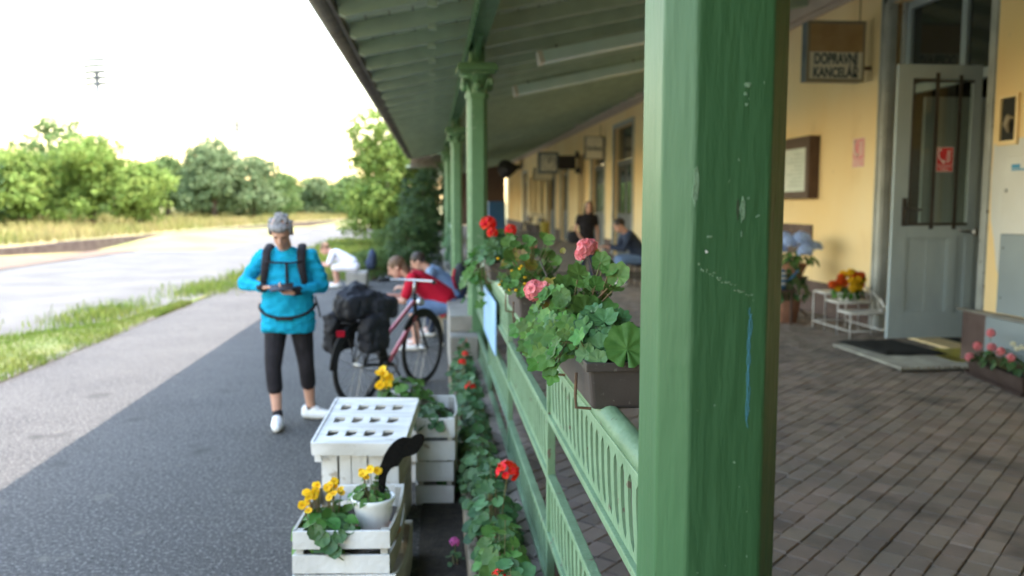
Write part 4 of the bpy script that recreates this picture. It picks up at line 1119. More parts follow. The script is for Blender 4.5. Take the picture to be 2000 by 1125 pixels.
# white pot
t = thing('flower_pot', 'white ribbed flower pot standing in the upper front crate', 'flower pot', (-.275, 3.74, .282))
mb = MB(); prof = [(.0, 0.0), (.062, 0.0), (.068, .01), (.088, .12), (.094, .13), (.100, .15), (.098, .155), (.090, .155), (.088, .13), (.0, .128)]
mb.lathe(prof, (0, 0, 0), 40)
mb.v = [((x_ + 0) * (1 + .012 * cos(14 * (atan2(y_, x_) + z_ * 4)) * (1 if .01 < z_ < .125 else 0)), y_ * (1 + .012 * cos(14 * (atan2(y_, x_) + z_ * 4)) * (1 if .01 < z_ < .125 else 0)), z_) for x_, y_, z_ in mb.v]
build(mb, 'pot', 'whitepot', t, True, local=True)
mb = MB(); mb.lathe([(0, .129), (.085, .129), (.08, .14), (0, .145)], (0, 0, 0), 20); build(mb, 'earth', 'soil', t, local=True)
t = thing('pot_saucer', 'terracotta saucer under the white pot in the crate', 'saucer', (-.265, 3.72, .270))
mb = MB(); mb.lathe([(0, 0), (.10, 0), (.115, .016), (.11, .018), (.097, .006), (0, .006)], (0, 0, 0), 30); build(mb, 'dish', 'terra', t, True, local=True)
pansy_plant((-.285, 3.74, .415), 'small leaved plant with a few yellow flowers in the white pot', (.085, .085), .10, 60, .028, [(.015, -.02, .145, 2), (-.03, 0, .12, 3)], 46, m='leaf', hs=.02)
# black ornament
op = [(550, 590), (547, 520), (558, 445), (585, 375), (612, 330), (640, 298), (668, 278), (700, 265), (722, 268), (745, 272), (768, 258), (790, 250), (812, 252), (830, 264), (832, 285), (822, 315), (806, 342), (788, 365), (765, 378), (740, 385), (720, 388), (700, 398), (682, 425), (668, 448), (648, 447), (628, 458), (612, 480), (600, 505), (592, 560), (588, 620)]
t = thing('black_ornament', 'black curved plume shaped ornament rising out of the white pot', 'ornament', (-.25, 3.72, .42))
mb = MB(); ku = 3.72 / 1650 / 3.083
poly = [((u - 550) * ku, (600 - v) * ku) for u, v in op][::-1]
mb.prism(poly, (-.248, 3.712, .464), (1, .05, 0), (0, 0, 1), (0, .016, 0)); mb.tube([(-.236, 3.72, .40), (-.236, 3.72, .47)], .008, 6)
o = build(mb, 'plume', 'blackorn', t); bv = o.modifiers.new('b', 'BEVEL'); bv.width = .004; bv.segments = 2; bv.limit_method = 'ANGLE'; bv.angle_limit = R(50)

# ------------------------------------------------------------------ things on and at the wall
def sign_box(x0, x1, y, th, z0, z1, label, lines, part_brown=None, tw=.45):
    t = thing('sign_box', label, 'sign', (x1, y, z0), 'station sign boxes')
    mb = MB(); mb.bb(x0, x1, y + .006, y + th, z0, z1, .006); build(mb, 'case', 'signside', t)
    mb = MB(); e = .03
    mb.bb(x0 - .004, x1 + .004, y - .008, y + .012, z1 - e, z1 + .004); mb.bb(x0 - .004, x1 + .004, y - .008, y + .012, z0 - .004, z0 + e)
    mb.bb(x0 - .004, x0 + e, y - .007, y + .011, z0 + e, z1 - e); mb.bb(x1 - e, x1 + .004, y - .007, y + .011, z0 + e, z1 - e); build(mb, 'frame', 'signedge', t)
    mb = MB(); mb.bb(x0 + e, x1 - e, y - .003, y + .004, z0 + e, z1 - e); build(mb, 'face', 'signface', t)
    if part_brown: mb = MB(); mb.bb(x0 + e, x1 - e, y - .005, y - .0031, part_brown, z1 - e); build(mb, 'faded_panel', 'signbrown', t)
    for s_, zc_, w, h in lines: text('lettering', s_, .1, 'navytext', t, ((x0 + x1) / 2 + .005, y - .0045, zc_), (1, 0, 0), (0, 0, 1), w, h)
    return t
t = sign_box(4.60, 5.335, 10.2, .17, 3.245, 3.97, 'square sign box lettered DOPRAVNÍ KANCELÁŘ on the near wall', [('DOPRAVNÍ', 3.535, .56, .165), ('KANCELÁŘ', 3.375, .575, .165)], 3.60)
mb = MB(); mb.tube([(5.30, 10.28, 3.97), (5.30, 10.28, 4.45)], .006, 6); mb.bb(5.336, XW - .002, 10.25, 10.31, 3.4, 3.44); build(mb, 'bracket', 'rust', t)
t = sign_box(4.80, 5.38, 26.4, .2, 3.12, 3.84, 'pale sign box lettered ČEKÁRNA far along the wall', [('ČEKÁRNA', 3.47, .50, .17)])
mb = MB(); mb.bb(5.381, XW - .002, 26.45, 26.5, 3.3, 3.34); mb.tube([(5.3, 26.5, 3.84), (5.3, 26.5, 4.2)], .012, 6); build(mb, 'bracket', 'rust', t)
sign_box(4.45, 5.3, 37.0, .2, 2.75, 3.3, 'small faded greenish sign box behind the station clock', [])
# clock
t = thing('station_clock', 'square double sided station clock on a dark wall bracket', 'clock', (4.3, 31, 2.9))
mb = MB(); mb.bb(3.9, 4.66, 31.01, 31.25, 2.84, 3.62, .03); build(mb, 'case', 'signside', t)
mb = MB(); mb.bb(3.99, 4.57, 30.99, 31.008, 2.93, 3.53); build(mb, 'face', 'clockface', t)
mb = MB()
for k in range(12):
    q = k * pi / 6; mb.box((4.28 + .24 * sin(q), 30.986, 3.23 + .24 * cos(q)), (.03, .006, .07), Euler((0, q, 0)).to_matrix())
build(mb, 'hour_marks', 'navytext', t)
mb = MB(); mb.box((4.28 + .06, 30.984, 3.23 + .10), (.03, .006, .24), Euler((0, R(30), 0)).to_matrix()); build(mb, 'hand', 'iron', t)
mb = MB(); mb.box((4.28 - .0, 30.982, 3.23 + .11), (.022, .006, .30), Euler((0, R(-4), 0)).to_matrix()); build(mb, 'hand', 'iron', t)
mb = MB(); mb.bb(4.661, 5.3, 31.08, 31.16, 3.0, 3.5); mb.bb(5.3, XW - .002, 31.05, 31.2, 3.42, 3.66); mb.bb(5.3, XW - .002, 31.05, 31.2, 2.86, 3.05); build(mb, 'bracket', 'iron', t)
# loudspeaker
t = thing('loudspeaker', 'dark horn loudspeaker high on the far wall', 'loudspeaker', (5.2, 50, 3.9))
mb = MB(); mb.tube([(5.4, 52, 3.98), (5.1, 51.6, 3.9), (4.4, 50.6, 3.78)], [.12, .2, .55], 16); build(mb, 'horn', 'iron', t, True)
mb = MB(); mb.tube([(5.4, 52, 3.98), (XW, 52, 4.1)], .05, 6); build(mb, 'bracket', 'iron', t)
# notice board
t = thing('notice_board', 'dark brown framed notice board with pale papers on the wall', 'notice board', (5.3, 12.4, 1.8))
bx0 = XW - .16
mb = MB(); mb.bb(bx0 + .012, XW - .002, 11.58, 13.2, 1.82, 2.70, .008); build(mb, 'case', 'woodbrown', t)
mb = MB(); f_ = .12
mb.bb(bx0, bx0 + .011, 11.58, 13.2, 2.70 - f_ * 1.3, 2.70); mb.bb(bx0, bx0 + .011, 11.58, 13.2, 1.82, 1.82 + f_ * .8)
mb.bb(bx0, bx0 + .011, 11.58, 11.58 + f_, 1.82 + f_ * .8, 2.70 - f_ * 1.3); mb.bb(bx0, bx0 + .011, 13.2 - f_, 13.2, 1.82 + f_ * .8, 2.70 - f_ * 1.3); build(mb, 'frame', 'woodbrown', t)
mb = MB(); mb.bb(bx0 + .004, bx0 + .0115, 11.70, 13.08, 1.92, 2.54); build(mb, 'notice', 'paper', t)
mb = MB()
for k in range(9): mb.bb(bx0 + .0025, bx0 + .0038, 11.78, 12.3 - .1 * (k % 3), 2.0 + k * .056, 2.012 + k * .056)
build(mb, 'print', 'printing', t)
# fire telephone signs
def fire_sign(o_, ux, un, w, h, mats, label, cap=True):
    ux = Vector(ux); un = Vector(un); uz = Vector((0, 0, 1)); o_ = Vector(o_)
    t = thing('fire_sign', label, 'sign', o_)
    def rect(a, b, c_, d, z, m, name, th=.0008):
        mb = MB(); mb.prism([(a, c_), (b, c_), (b, d), (a, d)], o_ + un * z, ux, uz, un * th); return build(mb, name, m, t)
    rect(-w / 2, w / 2, 0, h, 0, mats[1], 'border', .001)
    e = w * .03
    rect(-w / 2 + e, w / 2 - e, h * .30, h - e, .0012, mats[0], 'panel'); rect(-w / 2 + e, w / 2 - e, e, h * .28, .0012, mats[0], 'panel')
    mb = MB()
    def P_(x, z): return o_ + un * .0026 + ux * (x * w) + uz * (z * h)
    mb.tube([P_(-.36, .90), P_(-.40, .75), P_(-.36, .58), P_(-.22, .45), P_(-.08, .40)], w * .05, 6, flat=.6)
    mb.tube([P_(-.40, .88), P_(-.26, .90)], w * .065, 6); mb.tube([P_(-.14, .46), P_(-.04, .37)], w * .07, 6)
    build(mb, 'handset_symbol', mats[1], t)
    mb = MB()
    for k in range(4):
        z = .42 + .125 * k; mb.tube([P_(.02 + .03 * k, z - .0), P_(.14, z + .02), P_(.24, z + .0), P_(.34, z + .10)], [w * .012, w * .045, w * .05, w * .01], 6)
    build(mb, 'flame_symbol', mats[1], t)
    if cap:
        text('lettering', 'OHLAŠOVNA', .1, mats[1], t, o_ + un * .0024 + uz * h * .20, ux, (0, 0, 1), w * .8, h * .075, .0003)
        text('lettering', 'POŽÁRU', .1, mats[1], t, o_ + un * .0024 + uz * h * .09, ux, (0, 0, 1), w * .55, h * .075, .0003)
    return t
fire_sign((4.955, LY + .019, 2.055), (1, 0, 0), (0, -1, 0), .17, .235, ('signred', 'signwhite'), 'red fire telephone sign OHLAŠOVNA POŽÁRU on the open door glass')
fire_sign((XW - .003, 10.485, 2.21), (0, -1, 0), (-1, 0, 0), .30, .37, ('signpink', 'fadedwhite'), 'faded pinkish fire telephone sign stuck on the yellow wall')
# niche with a bell, and the two cabinets, on the pilaster
PX = 5.17
t = thing('wall_niche', 'small yellow framed wall niche with a curved handset inside', 'niche', (PX, 7.25, 2.3))
mb = MB(); a, b, c_, d = 7.10, 7.36, 2.27, 2.72
mb.bb(PX - .03, PX - .002, a, a + .03, c_, d); mb.bb(PX - .03, PX - .002, b - .03, b, c_, d); mb.bb(PX - .03, PX - .002, a + .03, b - .03, d - .03, d); mb.bb(PX - .03, PX - .002, a + .03, b - .03, c_, c_ + .04); build(mb, 'frame', 'yellow', t)
mb = MB(); mb.bb(PX - .008, PX - .0025, a + .03, b - .03, c_ + .04, d - .03); build(mb, 'recess', 'dark_room', t)
mb = MB(); mb.tube([(PX - .03, 7.20, 2.38), (PX - .04, 7.22, 2.45), (PX - .035, 7.2, 2.52), (PX - .02, 7.15, 2.50)], [.012, .028, .028, .012], 8); build(mb, 'handset', 'signedge', t, True)
t = thing('meter_cabinet', 'white metal wall cabinet with a blue label above the grey panel', 'cabinet', (PX, 6.7, 1.5))
mb = MB(); mb.bb(PX - .075, PX - .003, 6.0, 7.18, 1.48, 2.16, .005); build(mb, 'box', 'cabwhite', t)
mb = MB(); mb.bb(PX - .083, PX - .076, 6.05, 7.15, 1.51, 2.13, .002); build(mb, 'door', 'cabwhite', t)
mb = MB(); mb.bb(PX - .0845, PX - .0835, 6.95, 7.06, 2.055, 2.09); mb.bb(PX - .0845, PX - .0835, 6.55, 7.06, 2.035, 2.05); build(mb, 'label', 'bluelabel', t)
mb = MB(); mb.lathe([(.018, 0), (.018, .008), (.01, .014)], (0, 0, 0), 12); mb.v = [(PX - .084 - p[2], 7.11 + p[0], 1.86 + p[1]) for p in mb.v]; build(mb, 'lock', 'chrome', t)
t = thing('grey_cabinet', 'blue grey flat cabinet panel below the white meter cabinet', 'cabinet', (PX, 6.6, .75))
mb = MB(); mb.bb(PX - .06, PX - .003, 5.6, 7.19, .76, 1.475, .004); build(mb, 'upper_panel', 'cabgrey', t)
mb = MB(); mb.bb(PX - .10, PX - .071, 5.6, 7.27, ZF + .01, .715, .004); build(mb, 'lower_panel', 'cabgrey', t)
mb = MB()
for z in (.9, 1.35): mb.ell((PX - .062, 7.14, z), (.006, .008, .008), None, 8, 5)
build(mb, 'screw', 'iron', t)
# pale plaster repair on the pilaster around cabinets
mb = MB(); r_ = random.Random(3); poly = [(7.43, 2.29), (7.44, 1.9), (7.42, 1.6), (7.36, 1.42), (7.3, 1.15), (7.21, 1.0), (7.0, .76), (6.0, .76), (6.0, 2.35), (7.0, 2.33)]
mb.prism([(p[0], p[1]) for p in poly], (PX - .0015, 0, 0), (0, 1, 0), (0, 0, 1), (.001, 0, 0)); build(mb, 'plaster_patch', 'cabwhite', B)

# ------------------------------------------------------------------ doorstep, plant stand, pots
t = thing('foot_grate', 'grey ribbed wooden grate lying before the open door', 'grate', (4.75, 7.9, ZF))
mb = MB(); g0, g1, y0_, y1_ = 4.30, 5.10, 7.28, 8.62
n = 17
for i in range(n):
    x = g0 + (g1 - g0) * i / (n - 1); mb.bb(x - .017, x + .017, y0_ + (i % 2) * .004, y1_, ZF + .022, ZF + .05, .003)
build(mb, 'slats', 'grate', t)
mb = MB(); mb.bb(g0 - .01, g1 + .01, y0_ + .02, y0_ + .06, ZF + .002, ZF + .021); mb.bb(g0 - .01, g1 + .01, y1_ - .06, y1_ - .02, ZF + .002, ZF + .021); build(mb, 'bearer', 'grateedge', t)
t = thing('door_mat', 'thick black doormat on the ribbed grate', 'doormat', (4.75, 8.3, ZF + .051))
mb = MB(); n = 14; rows = []
def matz(u, v):
    e = min(u, 1 - u, v, 1 - v); return .052 + .012 * nz(u * 4, v * 4) - (.02 if e < .04 else 0)
top = [[(4.47 + .64 * i / n - .10 * (j / n), 7.86 + .86 * j / n + .02 * sin(i), ZF + matz(i / n, j / n) + .025) for i in range(n + 1)] for j in range(n + 1)]
mb.sheet(top)
ring = top[0] + [r_[-1] for r_ in top[1:]] + top[-1][::-1][1:] + [r_[0] for r_ in top[::-1][1:-1]]
k = len(mb.v); N_ = len(ring); mb.v += list(ring) + [(p[0], p[1], ZF + .0505) for p in ring]
mb.f += [(k + i, k + i + N_, k + (i + 1) % N_ + N_, k + (i + 1) % N_) for i in range(N_)]
build(mb, 'pile', 'blackmat', t)
# white metal plant stand with three stepped shelves
t = thing('plant_stand', 'white metal stepped plant stand against the yellow wall', 'plant stand', (4.95, 9.6, ZF))
mb = MB(); r_ = .009
def bar(a, b): mb.tube([a, b], r_, 6)
ya, yb, yc, yd = 10.1, 9.78, 9.46, 9.15
x0, x1 = 4.745, 5.17
steps = [(ya, yb, ZF + .46), (yb, yc, ZF + .38), (yc, yd, ZF + .29)]
for (p, q, z) in steps:
    for x in (x0, x1):
        bar((x, p, z), (x, q, z)); bar((x, p, ZF + .003), (x, p, z)); bar((x, q, ZF + .003), (x, q, z))
    bar((x0, p, z), (x1, p, z)); bar((x0, q, z), (x1, q, z))
for x in (x0, x1): bar((x, ya, ZF + .09), (x, yd, ZF + .09))
bar((x0, yd, ZF + .09), (x1, yd, ZF + .09)); bar((x0, ya, ZF + .09), (x1, ya, ZF + .09))
build(mb, 'frame', 'whitemetal', t, True)
for (p, q, z) in steps:
    mb = MB(); mb.bb(x0, x1, q + .01, p - .01, z + .006, z + .016); build(mb, 'shelf', 'whitemetal', t)
mb = MB()
pts = [(x1 + .01, yd + (ya - yd) * i / 12, ZF + .34 + .20 * (i / 12) + .10 * sin(pi * i / 12)) for i in range(13)]
mb.tube([(x1 + .01, yd, ZF + .29)] + pts, .010, 6)
for k in range(3):
    c_ = Vector((x1 + .01, 9.30 + .28 * k, ZF + .37 + .075 * k)); mb.tube([c_ + Vector((0, .07 * cos(q) * (1 - q / 14), .09 * sin(q) * (1 - q / 14))) for q in [i * .5 for i in range(18)]], .007, 5)
build(mb, 'scroll_side', 'whitemetal', t, True)
t = thing('flower_pot', 'small white oval pot of orange flowers on the plant stand', 'flower pot', (4.95, 9.62, ZF + .397))
mb = MB(); mb.lathe([(0, 0), (.10, 0), (.115, .01), (.14, .10), (.148, .105), (.138, .10), (0, .085)], (0, 0, 0), 26, m=Matrix.Diagonal((.95, .8, .85)).to_3x3()); build(mb, 'pot', 'whitepot', t, True, local=True)
t = geranium((4.95, 9.62, ZF + .44), 'orange and yellow flowers in the white pot on the stand', (.17, .15), .12, 60, .05, [], 'leafivy', 51, shape='oval', name='marigold_plant', cat='flowers')
for i, (x, z, m_) in enumerate([(-.19, .20, 'orange'), (-.15, .26, 'orange'), (-.08, .30, 'yel'), (-.02, .33, 'yel'), (.03, .30, 'orange'), (-.1, .19, 'orange'), (-.03, .22, 'yel'), (.05, .23, 'yel'), (.10, .18, 'orange'), (.15, .29, 'orange'), (.19, .22, 'yel'), (-.29, .17, 'orange'), (-.02, .12, 'yel'), (.08, .13, 'yel'), (.16, .15, 'orange'), (-.2, .13, 'yel'), (.0, .26, 'orange')]):
    st_ = random.getstate(); random.seed(60 + i)
    mb = MB(); umbel(mb, (4.95 + x * .85, 9.58 + rnd(-.1, .05), ZF + .45 + z * .85), .028, 12, .034, (rnd(-.4, .4), -.7, .5)); build(mb, 'blossom', m_, t, True); random.setstate(st_)
# hydrangea in a pot on a terracotta stand, dark plant below
t = thing('flower_pot', 'tall terracotta pot half hidden behind the column', 'flower pot', (4.62, 10.6, ZF))
mb = MB(); mb.lathe([(0, 0), (.13, 0), (.17, .28), (.185, .30), (.16, .30), (0, .26)], (0, 0, 0), 22); build(mb, 'pot', 'terra', t, True, local=True)
t = geranium((4.62, 10.55, ZF + .25), 'dark bushy plant at the foot of the blue hydrangea', (.24, .24), .55, 120, .07, [], 'leafdk', 52, name='leafy_plant', cat='plant', shape='oval')
t = thing('plant_table', 'thin brown stand carrying the blue hydrangea', 'plant stand', (4.93, 11.15, ZF))
mb = MB(); mb.lathe([(.03, 0), (.025, .48), (.2, .52), (.2, .55)], (0, 0, 0), 18)
for k in range(3): q = k * 2.1; mb.tube([(.03 * cos(q), .03 * sin(q), .15), (.22 * cos(q), .22 * sin(q), 0.01)], .014, 6)
build(mb, 'pedestal', 'woodbrown', t, True, local=True)
t = thing('flower_pot', 'terracotta bowl of the blue hydrangea on its stand', 'flower pot', (4.93, 11.15, ZF + .552))
mb = MB(); mb.lathe([(0, 0), (.12, 0), (.19, .17), (.20, .18), (.18, .18), (0, .15)], (0, 0, 0), 22); build(mb, 'pot', 'terra', t, True, local=True)
t = geranium((4.93, 11.12, ZF + .73), 'pale blue hydrangea in full bloom beside the notice board', (.28, .26), .20, 60, .07, [(-.13, -.12, .28, .10, 'bluefl'), (.02, -.15, .33, .11, 'bluefl'), (.15, -.1, .24, .10, 'bluefl'), (-.26, -.08, .2, .10, 'bluefl'), (.30, -.02, .22, .075, 'bluefl'), (.05, -.22, .18, .10, 'bluefl'), (-.1, .1, .33, .1, 'bluefl'), (.16, .05, .31, .09, 'bluefl')], 'leaf', 53, shape='oval', name='hydrangea', cat='hydrangea', ps=.28, nf=46)
t = thing('watering_can', 'blue and white striped can behind the near column', 'can', (4.42, 10.4, .66))
mb = MB(); mb.lathe([(0, 0), (.08, 0), (.09, .05), (.09, .2), (.06, .25), (0, .25)], (0, 0, 0), 18); build(mb, 'body', 'bluebox', t, True, local=True)
mb = MB()
for z in (.06, .13, .19): mb.lathe([(.091, z), (.092, z + .025), (.0, z + .025)], (0, 0, 0), 18)
build(mb, 'stripe', 'whitemetal', t, local=True)
mb = MB(); mb.tube([(.08, 0, .08), (.16, -.05, .16), (.22, -.06, .24)], .014, 8); build(mb, 'spout', 'bluebox', t, True, local=True)
t = thing('side_table', 'small dark table under the striped can', 'table', (4.42, 10.4, ZF))
mb = MB(); mb.bb(-.14, .14, -.14, .14, .435, .457)
for sx in (-1, 1):
    for sy in (-1, 1): mb.bb(sx * .12 - .012, sx * .12 + .012, sy * .12 - .012, sy * .12 + .012, 0.001, .434)
build(mb, 'tabletop', 'woodbrown', t, local=True)
# floor planter at the lower right
t = thing('flower_box', 'dark brown floor trough with pink roses at the right edge', 'flower box', (4.86, 6.6, ZF))
mb = MB()
def trough(mb, cx, cy, a, L_, W0, W1, h):
    ux = Vector((sin(a), cos(a), 0)); un = Vector((cos(a), -sin(a), 0)); c_ = Vector((cx, cy, ZF + .004))
    lo = [c_ + ux * s1 * (L_ / 2 - .03) + un * s2 * W0 / 2 for s1, s2 in ((-1, -1), (1, -1), (1, 1), (-1, 1))]
    hi = [c_ + ux * s1 * L_ / 2 + un * s2 * W1 / 2 + Vector((0, 0, h)) for s1, s2 in ((-1, -1), (1, -1), (1, 1), (-1, 1))]
    mb.add(lo + hi, [(0, 1, 2, 3)] + [(k, k + 4, (k + 1) % 4 + 4, (k + 1) % 4) for k in range(4)])
    return [p + Vector((0, 0, -.02)) for p in hi]
so_ = trough(mb, 4.86, 6.68, R(9), .95, .15, .21, .15)
build(mb, 'trough', 'plantered', t)
mb = MB(); mb.add(so_, [(3, 2, 1, 0)]); build(mb, 'potting_soil', 'soil', t)
mb = MB(); trough(mb, 4.86, 6.68, R(9), .99, .20, .235, .035); build(mb, 'tray', 'plantered', t)
t = geranium((4.87, 6.70, ZF + .14), 'pink rose like flowers and leaves in the floor trough', (.13, .42), .15, 90, .045, [], 'leafdk', 54, shape='oval', name='rose_plant', cat='flowers')
for i, (x, y, z) in enumerate([(.03, .24, .27), (-.05, .30, .145), (-.0, .18, .155), (-.03, .02, .145), (-.09, .34, .04), (-.06, -.15, .12), (.04, -.25, .22)]):
    st_ = random.getstate(); random.seed(80 + i)
    mb = MB(); umbel(mb, (4.87 + x, 6.70 + y, ZF + .14 + z), .022, 14, .024, (-.4, -.6, .5)); build(mb, 'blossom', 'pink', t, True)
    mb = MB(); mb.tube([(4.87, 6.7 + y * .8, ZF + .14), (4.87 + x, 6.70 + y, ZF + .12 + z)], .003, 5, False); build(mb, 'flower_stalk', 'stem', t, True); random.setstate(st_)
mb = MB()
for y, z in ((-.05, .22), (-.1, .19), (-.16, .21)): umbel(mb, (4.90, 6.70 + y, ZF + .14 + z), .013, 8, .016, (-.3, -.6, .5))
build(mb, 'white_blossom', 'cream', t, True)

# ------------------------------------------------------------------ people
def cap(mb, p0, r0, p1, r1, n=12):
    p0, p1 = Vector(p0), Vector(p1)
    mb.tube([p0, p1], [r0, r1], n); mb.ell(p0, (r0,) * 3, None, 12, 8); mb.ell(p1, (r1,) * 3, None, 12, 8)
def chain(mb, pts):
    for (a, ra), (b, rb) in zip(pts, pts[1:]): cap(mb, a, ra, b, rb)
def loft(mb, secs, n=20):        # (centre, rx, ry, basis)
    k = len(mb.v)
    for c_, rx, ry, u, w in secs:
        c_ = Vector(c_)
        for j in range(n):
            q = 2 * pi * j / n
            mb.v.append(tuple(c_ + Vector(u) * rx * cos(q) + Vector(w) * ry * sin(q)))
    for i in range(len(secs) - 1):
        for j in range(n):
            a = k + i * n + j; b = k + i * n + (j + 1) % n; mb.f.append((a, b, b + n, a + n))
    mb.f.append(tuple(k + j for j in range(n))[::-1]); mb.f.append(tuple(k + (len(secs) - 1) * n + j for j in range(n)))
def head(mb, c, fwd, up, s=1.0):
    c = Vector(c); f = Vector(fwd).normalized(); u = Vector(up); u = (u - f * u.dot(f)).normalized(); r_ = f.cross(u)
    rm = Matrix((r_, f, u)).transposed()
    P_ = lambda x, y, z: c + (r_ * x + f * y + u * z) * s
    mb.ell(P_(0, -.01, .03), (.076 * s, .095 * s, .092 * s), rm)
    mb.ell(P_(0, .018, -.035), (.058 * s, .068 * s, .078 * s), rm)
    mb.ell(P_(0, .055, -.085), (.030 * s, .028 * s, .026 * s), rm)
    cap(mb, P_(0, .088, .012), .010 * s, P_(0, .108, -.022), .015 * s)
    mb.ell(P_(0, .083, -.052), (.026 * s, .012 * s, .010 * s), rm)
    mb.ell(P_(0, .080, .03), (.05 * s, .014 * s, .012 * s), rm)
    for sg in (-1, 1): mb.ell(P_(sg * .078, -.005, -.005), (.010 * s, .022 * s, .032 * s), rm)
    return P_, rm
def hand(mb, w, d, nrm, s=1.0, curl=.6, side=1):
    w = Vector(w); d = Vector(d).normalized(); n = Vector(nrm); n = (n - d * n.dot(d)).normalized(); e = d.cross(n) * side
    for k in (-1, 0, 1): cap(mb, w + e * .018 * k * s, .014 * s, w + d * .075 * s + e * .024 * k * s, .012 * s)
    for k, ln in ((-1.5, .062), (-.5, .078), (.5, .082), (1.5, .072)):
        a = w + d * .08 * s + e * .018 * k * s; b = a + (d * cos(curl) + n * sin(curl)) * ln * .5 * s; c_ = b + (d * cos(curl * 2) + n * sin(curl * 2)) * ln * .5 * s
        cap(mb, a, .0085 * s, b, .008 * s); cap(mb, b, .008 * s, c_, .007 * s)
    a = w + d * .02 * s + e * .028 * s; b = a + (d * .6 + e * .8) * .04 * s; c_ = b + (d * .9 + e * .1 + n * .4) * .032 * s
    cap(mb, a, .012 * s, b, .0095 * s); cap(mb, b, .0095 * s, c_, .008 * s)
def eyes(P_, rm, t, s=1.0):
    for sg in (-1, 1):
        mb = MB(); mb.ell(P_(sg * .031, .078, .012), (.012 * s, .009 * s, .008 * s), rm, 10, 6); build(mb, 'eye', 'hairdk', t, True)

